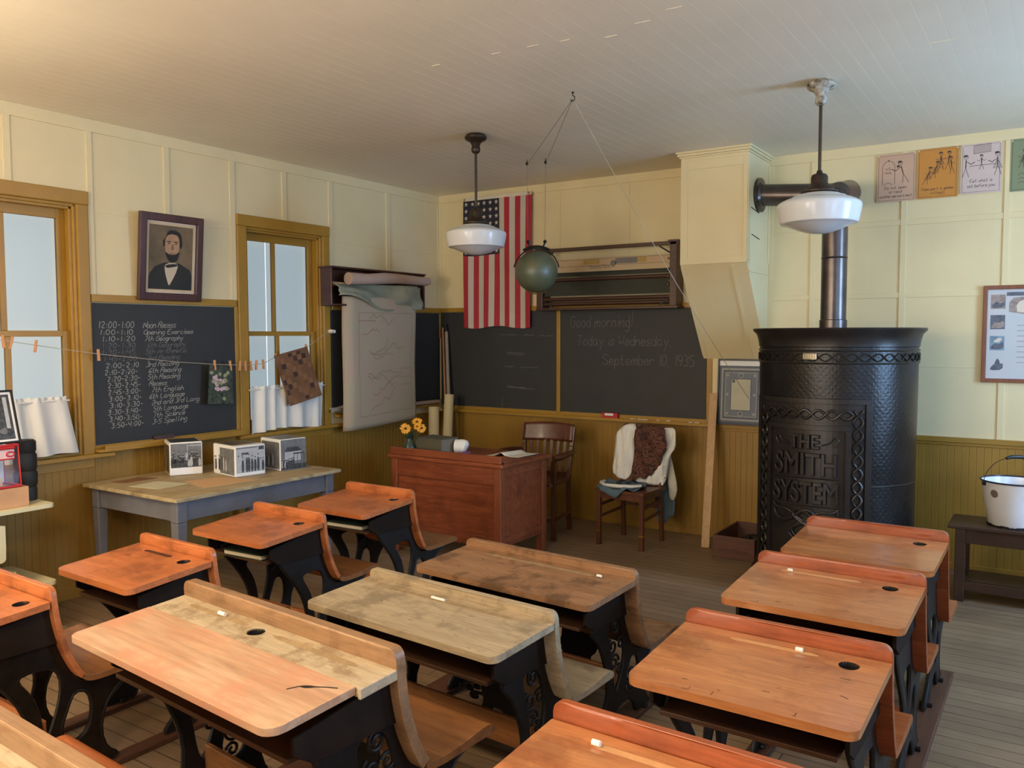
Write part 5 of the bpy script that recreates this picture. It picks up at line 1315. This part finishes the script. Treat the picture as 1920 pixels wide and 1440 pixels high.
framed('framed_photo', 'black framed black and white photo leaning on top of the clear case', Fr((.47, -4.66, mz + .106 + H2 + .008), (0, 1, 0), (-.30, 0, 1)), .462, .288, .010, .014, IRON, pg, dph, bev=.002)
t = thing('black_canister', 'black ribbed canister standing beside the clear case on the bookshelf', 'canister', (.335, -4.112, mz))
MB().lathe([(0, 0), (.052, 0), (.055, .06), (.050, .075), (.058, .09), (.060, .15), (.052, .165), (.058, .18), (.058, .25), (.050, .265), (.056, .275), (.056, .325), (.045, .335), (0, .335)], 28).build('body', mat('black_rubber', rgb(34, 32, 31), .6), t, smooth=True)

# ------------------------------------------------------------------ pupils' desks
def iron_frame(zf, zs, d, ornate):
    """side casting in the (y, z) plane: outline and openings"""
    k = d/.40; w = .017
    if ornate:
        out = [(-.235*k, zf - .15), (-.10, zf - .055), (.012, zf - .06), (.045, zf - .16), (.085, zs + .02), (.12, zs - .035), (.20, zs - .040), (.345, zs - .022), (.355, zs - .045), (.27, zs - .07), (.205, zs*.60), (.19, zs*.35), (.215, .05), (.25, .018), (.25, 0), (.14, 0), (.135, .03), (.10, .075), (.04, .085), (-.02, .065), (-.055, .02), (-.06, 0), (-.19, 0), (-.19, .018), (-.155, .05), (-.095, zs*.36), (-.085, zs*.62), (-.12*k, zs*.90), (-.19*k, zf - .215), (-.245*k, zf - .19)]
        h1 = [(-.060, zs*.72), (-.075*k, zs*.92), (-.12*k, zf - .20), (-.09, zf - .165), (-.02, zf - .165), (.015, zf - .20), (.045, zs*.98), (.04, zs*.80), (.0, zs*.52), (-.025, zs*.42), (-.045, zs*.50)]
    else:
        out = [(-.26*k, zf - .13), (-.10, zf - .115), (.020, zf - .12), (.050, zf - .19), (.088, zs + .01), (.12, zs - .035), (.20, zs - .040), (.345, zs - .022), (.355, zs - .045), (.27, zs - .075), (.205, zs*.60), (.185, zs*.35), (.205, .05), (.25, .018), (.25, 0), (.14, 0), (.135, .03), (.10, .085), (.04, .10), (-.02, .075), (-.055, .02), (-.06, 0), (-.19, 0), (-.19, .018), (-.145, .06), (-.075, zs*.30), (-.055, zs*.50), (-.08, zs*.80), (-.14*k, zs*1.04), (-.24*k, zf - .175)]
        h1 = [(-.030, zs*.70), (-.050, zs*.90), (-.105*k, zs*1.08), (-.10*k, zs*1.16), (.0, zs*1.17), (.035, zs*1.12), (.055, zs*.98), (.045, zs*.78), (.010, zs*.50), (-.012, zs*.42), (-.024, zs*.52)]
    h2 = [(.090, zs*.84), (.145, zs*.82), (.165, zs*.64), (.150, zs*.42), (.10, zs*.31), (.05, zs*.38), (.040, zs*.50), (.066, zs*.68)]
    return smooth_poly(out, 2), [smooth_poly(h1, 2), smooth_poly(h2, 2)]
def scroll(c, r, turns, s=1, a0=0):
    return [(c[0] + s*r*(1 - .75*i/24)*math.cos(a0 + turns*2*PI*i/24), c[1] + r*(1 - .75*i/24)*math.sin(a0 + turns*2*PI*i/24)) for i in range(25)]
SCRATCH = mat('dark_scratch', rgb(70, 44, 28), .7)
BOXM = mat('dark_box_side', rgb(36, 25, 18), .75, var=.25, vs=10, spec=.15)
def pupil_desk(label, group, cx, cy, ang, w, d, zf, zn, top, back, seatm, iron, z0=0.0, well=None, grooves=(), rh=.047, kind='single', frames=None, strip=False, box_book=False, gmat=None, drop=.305, marks=0):
    t = thing('school_desk', label, 'school desk', (cx, cy, 0), math.radians(ang), group)
    zs = zf - drop; sl = math.atan2(zf - zn, d); cs, sn = math.cos(sl), math.sin(sl); ds = d/cs
    # the top lies in its own plane: u across, v towards the pupil along the slope
    def tp(u, v, q): return Vector((u, -v*cs - q*sn*0 , zf - v*sn + q))
    hw = w/2; th = .024
    holes = [circ(well[0], well[1], .028, 20)] if well else []
    rr = .035
    if not strip:
        o = MB().plate(rrect(-hw, hw, 0, ds, [.004, rr, rr, .004], 6), holes, -th, 0, tp).build('desktop', top, t, bevel=.0095, seg=4, smooth=True)
        # rrect runs x0..x1, y0..y1 with corner order: right near wall, right near pupil, left near pupil, left near wall
    else:
        sd = .125
        o = MB().plate([(-hw, 0), (hw, 0), (hw, sd + .004), (hw - .012, sd + .004), (hw - .012, sd - .001), (-hw, sd - .001)], holes, -th - .004, 0, tp).build('desktop', W_STRIP, t, bevel=.006, seg=3, smooth=True)
        MB().plate(rrect(-hw, hw - .022, sd + .001, ds, [0, .045, .03, 0], 5), [], -.020, .001, tp).build('writing_leaf', top, t, bevel=.002)
    if well:
        mb = MB(); c = tp(well[0], well[1], 0)
        M = Matrix.Translation(c) @ Matrix.Rotation(-sl*0, 4, 'X')
        mb.lathe([(.0277, -.0005), (.0275, -.03), (.0, -.031)], 24, tuple(c)); iw = mb.build('inkwell', DARKHOLE, o, smooth=True)
        if strip: MB().lathe([(.027, -.003), (.034, .001), (.038, .0015), (.038, -.002), (.0285, -.010)], 28, tuple(c)).build('well_ring', mat('pale_well_rim', rgb(176, 160, 128), .5), iw, smooth=True)
    for g0, g1, gv in grooves:
        # shallow pencil groove: a rounded trough let into the surface
        mb = MB(); n = 24
        def gfn(s, q, g0=g0, g1=g1, gv=gv):
            u = g0 + (g1 - g0)*s; e = min(1, s*12, (1-s)*12); hh_ = .0105*math.sqrt(max(e, .02))
            p = tp(u, gv + hh_*(q*2 - 1), .0006); return p
        gm = mb.grid(n, 4, gfn); go = mb.build('pencil_groove', gmat or (GROOVE_PALE if not strip and kind == 'single' else GROOVE_GREY), o)
    if marks:
        rk = random.Random(int(cx*1000)); mb = MB(); ff_ = lambda a, b, q=0: tp(a, b, .0004 + q)
        for k in range(marks):
            u, v, L, an = rk.uniform(-hw*.85, hw*.85), rk.uniform(.09, ds*.92), rk.uniform(.006, .03), rk.uniform(-.6, .6)
            if k % 3 == 0: v = ds - rk.uniform(.012, .02); an = rk.choice((0, 1.5)); L = rk.uniform(.008, .02)
            ribbon(mb, [(u, v), (u + L*math.cos(an)*.5, v - L*math.sin(an)*.4), (u + L*math.cos(an), v - L*math.sin(an))], rk.uniform(.0012, .0028), ff_, 0)
        mb.build('scratches', SCRATCH, o)
    # back: continuous from the ridge above the top down to the seat in front
    prof = [(.012, zf + rh), (.013, zf + .01), (.024, zf - .09), (.050, zf - .19), (.088, zs + .03), (.108, zs + .004)]
    prof = smooth_poly(prof, 2, False); n = len(prof)
    L = [0]
    for a, b in zip(prof, prof[1:]): L.append(L[-1] + math.hypot(b[0]-a[0], b[1]-a[1]))
    def bfn(u, v, q):
        v = max(0, min(v, L[-1])); i = 0
        while i < n - 2 and L[i+1] < v: i += 1
        f = (v - L[i])/max(L[i+1] - L[i], 1e-6)
        y = prof[i][0] + (prof[i+1][0]-prof[i][0])*f; z = prof[i][1] + (prof[i+1][1]-prof[i][1])*f
        ty, tz = prof[i+1][0]-prof[i][0], prof[i+1][1]-prof[i][1]; l = math.hypot(ty, tz)
        return Vector((u, y - tz/l*q, z + ty/l*q))
    mb = MB(); bt_ = .034 if strip else (.026 if kind == 'double' else .0205); cr = min(.030, rh*.75)
    NV = 14; vs = []; 
    def hwv(v): return hw - (cr - math.sqrt(max(cr*cr - (cr - v)**2, 0)) if v < cr else 0)
    vv = [0, cr*.08, cr*.25, cr*.5, cr] + [cr + (L[-1] - cr)*(k + 1)/NV for k in range(NV)]
    NU = 10
    for q in (-.5, .5):
        for v in vv:
            for i in range(NU + 1): vs.append(bfn(-hwv(v) + 2*hwv(v)*i/NU, v, q*bt_))
    m = NU + 1; R = len(vv); fs = []
    for j in range(R - 1):
        for i in range(NU):
            a = j*m + i; fs.append((a, a+1, a+m+1, a+m)); a += R*m; fs.append((a, a+m, a+m+1, a+1))
    for j in range(R - 1):
        for i in (0, NU): fs.append((j*m+i, (j+1)*m+i, R*m+(j+1)*m+i, R*m+j*m+i))
    for i in range(NU):
        for j in (0, R - 1): fs.append((j*m+i, j*m+i+1, R*m+j*m+i+1, R*m+j*m+i))
    mb.add(vs, fs); mb.build('seat_back', back, t, bevel=.013 if strip else .008, smooth=True, seg=4)
    # seat with a rounded front lip
    sp = smooth_poly([(.112, zs + .006), (.16, zs - .008), (.26, zs - .004), (.36, zs + .012), (.395, zs + .010), (.41, zs - .006), (.405, zs - .022), (.38, zs - .022), (.26, zs - .028), (.15, zs - .03), (.112, zs - .016)], 2)
    shw = hw - .004
    MB().plate(sp, [], -shw, shw, lambda u, v, q: (q, u, v)).build('seat', seatm, t, bevel=.003)
    # book box below the top
    bz = zf - .155
    def bx(u, v, q): return Vector((u, -v, bz + q + (0) ))
    fx = frames or (-hw + .055, hw - .055)
    MB().box(fx[0] + .010, fx[1] - .010, -d*.80, .02, bz, bz + .014).build('book_shelf', W_DARK, t, bevel=.002)
    out, hl = iron_frame(zf - z0, zs - z0, d, kind == 'double')
    for x in fx:
        mb = MB(); mb.plate(out, hl, -.007, .007, lambda u, v, q, x=x: (x + q, u, v + z0))
        for lp in [out] + hl:  # rolled rims on the casting
            mb.tube([(x, a, b + z0) for a, b in lp[::2]], .009, 6, closed=True)
        if kind == 'double':
            Z1, Z2 = zf - z0, zs - z0
            for c, r_, tt, s, a in (((-.035, Z2*.86), .034, 1.3, 1, 0), ((.005, Z2*.72), .026, 1.2, -1, 1), ((-.05, Z2*1.08), .036, 1.3, 1, 2), ((.012, Z2*1.08), .030, 1.2, -1, .5), ((-.03, Z1 - .20), .030, 1.4, 1, 2.2), ((.10, Z2*.58), .042, 1.3, 1, 2), ((.09, Z2*.42), .026, 1.2, -1, .2)):
                mb.tube([(x, u, v + z0) for u, v in scroll((c[0], c[1]), r_, tt, s, a)], .0055, 6)
        for fy in (-.125, .195):
            mb.tube([(x - .025, fy, z0 + .006), (x + .025, fy, z0 + .006)], .010, 8)
        mb.build('side_frame', iron, t, smooth=True)
        yn = -d*.80
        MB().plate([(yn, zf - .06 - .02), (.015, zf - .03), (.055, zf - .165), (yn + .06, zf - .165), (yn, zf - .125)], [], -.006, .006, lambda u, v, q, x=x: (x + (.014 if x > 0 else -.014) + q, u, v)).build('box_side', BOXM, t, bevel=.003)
    MB().box(fx[0] + .008, fx[1] - .008, -.02, .0, z0 + .13, z0 + .235).build('foot_board', back if kind == 'single' else W_SEAT, t, bevel=.004)
    if kind == 'double':
        px, py = (fx[0] + fx[1])/2, .27
        o1 = smooth_poly([(-.075, zs - .03), (.075, zs - .03), (.085, zs - .10), (.115, zs - .13), (.10, zs*.50), (.07, zs*.45), (.075, .10), (.10, .0), (.055, 0), (.035, .10), (.03, zs*.36), (-.03, zs*.36), (-.035, .10), (-.075, 0), (-.115, 0), (-.085, .08), (-.06, zs*.40), (-.085, zs*.55), (-.07, zs - .12)], 2)
        mb = MB(); mb.plate(o1, [], -.007, .007, lambda u, v, q: (px + u, py + q, v))
        mb.tube([(px + a, py, b) for a, b in o1[::2]], .008, 6, closed=True)
        mb.build('seat_pedestal', iron, t, smooth=True)
        mb = MB()
        for a, b, r_ in ((-.125, zs*.40, .022), (-.15, zs*.48, .020), (-.11, zs*.52, .018)): mb.sphere((px + a, py - .002, b), r_, 6, sc=(1.2, .35, .7))
        mb.tube([(px - .07, py, zs*.45), (px - .14, py, zs*.44)], .007, 6); mb.build('leaf_ornament', iron, t, smooth=True)
    if box_book:
        bkx = thing('exercise_book', box_book, 'book', (0, 0, 0))
        bkx.location = t.matrix_basis @ Vector((.04, -d*.42, bz + .0145)); bkx.rotation_euler = (0, 0, math.radians(ang + 4))
        mb = MB(); mb.box(-.14, .12, -.15, .12, 0, .004); mb.box(-.14, .12, -.15, .12, .022, .026); mb.build('cover', mat('green_book_cover', rgb(44, 66, 50), .6), bkx)
        MB().box(-.137, .118, -.147, .118, .004, .022).build('pages', PAPER, bkx)
    t['_'] = 1; del t['_']
    return t, tp
GROOVE_PALE = mat('worn_pale_groove', rgb(212, 158, 106), .45, var=.08, vs=30)
GROOVE_GREY = mat('worn_grey_groove', rgb(160, 136, 102), .45, var=.2, vs=40)
def chalk_on(tf, tpf, u, v, L, label, ang=0, r=.0055):
    M = Matrix.Translation(tf.location) @ Matrix.Rotation(tf.rotation_euler.z, 4, 'Z')
    a, b = M @ tpf(u - L/2, v, r + .001), M @ tpf(u + L/2, v + ang, r + .001)
    tag(MB().tube([a, b], r, 10).build('chalk_stick', CHALKS, smooth=True), label, 'chalk', 'chalk on the desks')

GL, GM_, GR_ = 'single desks in the window row', 'double desks in the middle row', 'single desks in the stove row'
pupil_desk('red brown single desk nearest the teacher desk, with papers in its book box', GL, 1.765, -2.83, -1.2, .541, .39, .70, .67, W_L, W_L, W_SEAT, IRON, well=(.185, .062), box_book='thin green exercise book in the box of the desk nearest the teacher')
pupil_desk('red brown single desk second from the front in the window row, chipped ridge', GL, 1.79, -3.545, -1.0, .541, .38, .70, .67, W_L, W_L, W_SEAT, IRON, well=(.165, .062), box_book='green exercise book in the box of the second window row desk')
pupil_desk('orange single desk in front of the blue grey table, long dark groove and inkwell', GL, 1.926, -4.292, -1.8, .538, .37, .70, .67, W_L, W_L, W_SEAT, IRON, .025, well=(.165, .062), grooves=((-.14, .06, .05),), frames=(-.236, .204), gmat=GROOVE_DARK)
pupil_desk('orange single desk cut off at the left edge, brown seat showing in front', GL, 1.90, -4.94, -1.6, .541, .38, .70, .67, W_L, W_L, W_SEAT, BRONZE, .025, well=(.19, .062), frames=(-.21, .22))
t1, p1_ = pupil_desk('worn brown double desk in front of the teacher desk', GM_, 3.234, -3.369, -4.5, .909, .352, .64, .62, W_M1, W_M1, W_M1, IRON, .025, grooves=((-.30, .30, .05),), rh=.036, kind='double', frames=(-.40, .376), marks=16)
t2, p2_ = pupil_desk('greyish bleached double desk with dark water stains in the middle row', GM_, 3.209, -3.989, -4.3, .925, .335, .64, .62, W_M2, W_M2, W_M2, IRON, .025, grooves=((-.34, .32, .05),), rh=.036, kind='double', frames=(-.40, .39), marks=18)
t3, p3_ = pupil_desk('big double desk with new plywood leaf and grey inkwell strip', GM_, 3.126, -4.764, -5.1, 1.048, .388, .74, .71, W_PLY, W_BACK, W_SEAT, IRON, .025, well=(-.03, .055), grooves=((-.42, -.09, .04), (.04, .42, .045)), rh=.055, kind='double', frames=(-.40, .47), strip=True)
t4, p4_ = pupil_desk('double desk with grey strip cut off in the bottom left corner', GM_, 3.15, -5.585, -3.0, 1.04, .388, .74, .71, W_PLY, W_BACK, W_SEATR, IRON, .025, well=(-.03, .055), grooves=((-.42, -.09, .04), (.04, .42, .045)), rh=.055, kind='double', frames=(-.42, .45), strip=True)
g1, q1 = pupil_desk('glossy orange single desk closest to the stove, no chalk on it', GR_, 4.407, -2.40, -1.4, .608, .428, .72, .69, W_R, W_RB, W_SEATR, IRON, .025, well=(.20, .068), drop=.37, marks=8)
g2, q2 = pupil_desk('glossy orange single desk second from the stove, small chalk at its groove', GR_, 4.41, -3.167, -1.2, .612, .43, .72, .69, W_R, W_RB, W_SEATR, IRON, .025, well=(.20, .068), grooves=((-.20, .10, .055),), drop=.34, marks=14)
g3, q3 = pupil_desk('glossy orange single desk third from stove, whole top and dark inkwell in view', GR_, 4.43, -3.988, -1.0, .608, .424, .72, .69, W_R, W_RB, W_SEATR, IRON, .025, well=(.205, .068), grooves=((-.14, .12, .05),), marks=16)
g4, q4 = pupil_desk('glossy orange single desk cut off at the bottom edge, long pale groove', GR_, 4.418, -4.80, -1.5, .608, .424, .72, .69, W_R, W_RB, W_SEATR, IRON, .025, well=(.205, .068), grooves=((-.17, .12, .05),), marks=12)
chalk_on(t1, p1_, .315, .055, .022, 'tiny chalk stub at the right end of the worn brown double desk')
chalk_on(t2, p2_, -.03, .055, .065, 'long white chalk on the greyish double desk')
chalk_on(t3, p3_, -.235, .040, .034, 'white chalk in the grey strip of the plywood desk', r=.0065)
chalk_on(g2, q2, -.16, .055, .018, 'small chalk stub on the second desk from the stove')
chalk_on(g3, q3, .065, .050, .020, 'square chalk stub in the groove of the third desk from the stove', r=.007)
chalk_on(g4, q4, -.155, .052, .020, 'chalk stub at the end of the groove on the bottom edge desk', r=.007)
# split in the plywood leaf
o = t3.children
for c in t3.children:
    if c.name.startswith('writing_leaf'):
        m = MB()
        for tt in (0,):
            ff_ = lambda a, b, q=0: p3_(a, b, q + .0016)
            ribbon(m, smooth_poly([(.36, .235), (.375, .205), (.395, .190), (.415, .185), (.44, .17), (.47, .158)], 2, False), .005, ff_, 0)
            poly(m, smooth_poly([(.375, .208), (.395, .188), (.42, .182), (.40, .205)], 1), ff_, .0002, 0)
        m.build('split_mark', DARKHOLE, c)
# wooden runners under the rows
RUN = wood('runner_wood', rgb(72, 44, 32), rgb(104, 66, 46), .5, axis='Y')
def runner(x, y0, y1, w, label, group):
    tag(MB().box(x - w/2, x + w/2, y0, y1, 0, .0235).build('floor_runner', RUN, bevel=.004), label, 'runner', group)
runner(1.69, -5.35, -3.88, .07, 'left wooden floor runner under the two rear window row desks', 'floor runners')
runner(2.125, -5.35, -3.88, .07, 'right wooden floor runner under the two rear window row desks', 'floor runners')
runner(2.77, -5.9, -2.98, .13, 'left wooden floor runner under the double desks', 'floor runners')
runner(3.60, -5.9, -2.98, .09, 'right wooden floor runner under the double desks', 'floor runners')
runner(4.16, -5.2, -2.05, .08, 'left wooden floor runner under the stove row desks', 'floor runners')
runner(4.67, -5.2, -2.05, .09, 'right wooden floor runner under the stove row desks', 'floor runners')

# ------------------------------------------------------------------ right hand windows (out of frame) as frames
for i, (a, b) in enumerate(RWIN):
    mb = MB()
    for p, q in ((a - .09, a), (b, b + .09)): mb.box(XR - .03, XR, p, q, 1.15, 2.55)
    mb.box(XR - .03, XR, a - .09, b + .09, 2.55, 2.64); mb.box(XR - .05, XR, a - .09, b + .09, 1.10, 1.15)
    mb.box(XR + .03, XR + .06, a, b, 1.82, 1.88); mb.box(XR + .03, XR + .06, (a+b)/2 - .015, (a+b)/2 + .015, 1.15, 2.55)
    struct(mb.build('window_%d' % (i + 3), OCHRE, bevel=.003))

# ------------------------------------------------------------------ light
W = bpy.data.worlds.new('sky'); S.world = W; W.use_nodes = True
nt = W.node_tree; bg = nt.nodes['Background']
bg.inputs['Color'].default_value = (.62, .80, 1.0, 1); bg.inputs['Strength'].default_value = 1.4
def area(name, loc, rot, sx, sy, e, col):
    L = bpy.data.lights.new(name, 'AREA'); L.shape = 'RECTANGLE'; L.size = sx; L.size_y = sy; L.energy = e; L.color = col
    o = bpy.data.objects.new(name, L); COL.objects.link(o); o.location = loc; o.rotation_euler = rot
    return o
COOL = (.34, .60, 1.0)
for (a, b), e in zip(RWIN, (112, 30, 24)): area('window_daylight', (XR + .10, (a+b)/2, 1.85), (0, PI/2, 0), 1.4, 1.0, e, COOL)
for (a, b), e in zip(WIN, (3.0, .35)): area('shade_daylight', (-.42, (a+b)/2, 1.66), (0, -PI/2, 0), 1.5, .75, e, (1.0, .95, .84))
for a, b, c, d in BFILL: area('rear_fill', ((a+b)/2, YB - .10, (c+d)/2), (PI/2, 0, 0), b - a, d - c, 84 if a < 2 else 58, (1.0, .90, .74))  # added warm fill lights outside the unseen back wall, brightening ceiling and room
LIT_B.inputs['Emission Strength'].default_value = 46

# ------------------------------------------------------------------ camera
cam = bpy.data.cameras.new('camera'); cam.sensor_width = 36; cam.sensor_fit = 'HORIZONTAL'
cam.lens = 1567.065/1920*36; cam.clip_start = .02; cam.clip_end = 60
co = bpy.data.objects.new('camera', cam); COL.objects.link(co)
yaw, pit, rol = math.radians(-33.36471), math.radians(-3.37533), math.radians(-.11153)
F = Vector((math.sin(yaw)*math.cos(pit), math.cos(yaw)*math.cos(pit), math.sin(pit)))
Rr = Vector((math.cos(yaw), -math.sin(yaw), 0)); U = Rr.cross(F)
R2 = Rr*math.cos(rol) + U*math.sin(rol); U2 = -Rr*math.sin(rol) + U*math.cos(rol)
co.matrix_world = Matrix(((R2.x, U2.x, -F.x, 5.10), (R2.y, U2.y, -F.y, -6.459), (R2.z, U2.z, -F.z, 1.63), (0, 0, 0, 1)))
S.camera = co
S.view_settings.view_transform = 'Standard'; S.view_settings.look = 'None'; S.view_settings.gamma = 1; S.view_settings.use_curve_mapping = False
S.view_settings.exposure = 0.36
S.cycles.use_denoising = True
S.cycles.max_bounces = 8; S.cycles.diffuse_bounces = 5; S.cycles.caustics_reflective = False; S.cycles.caustics_refractive = False
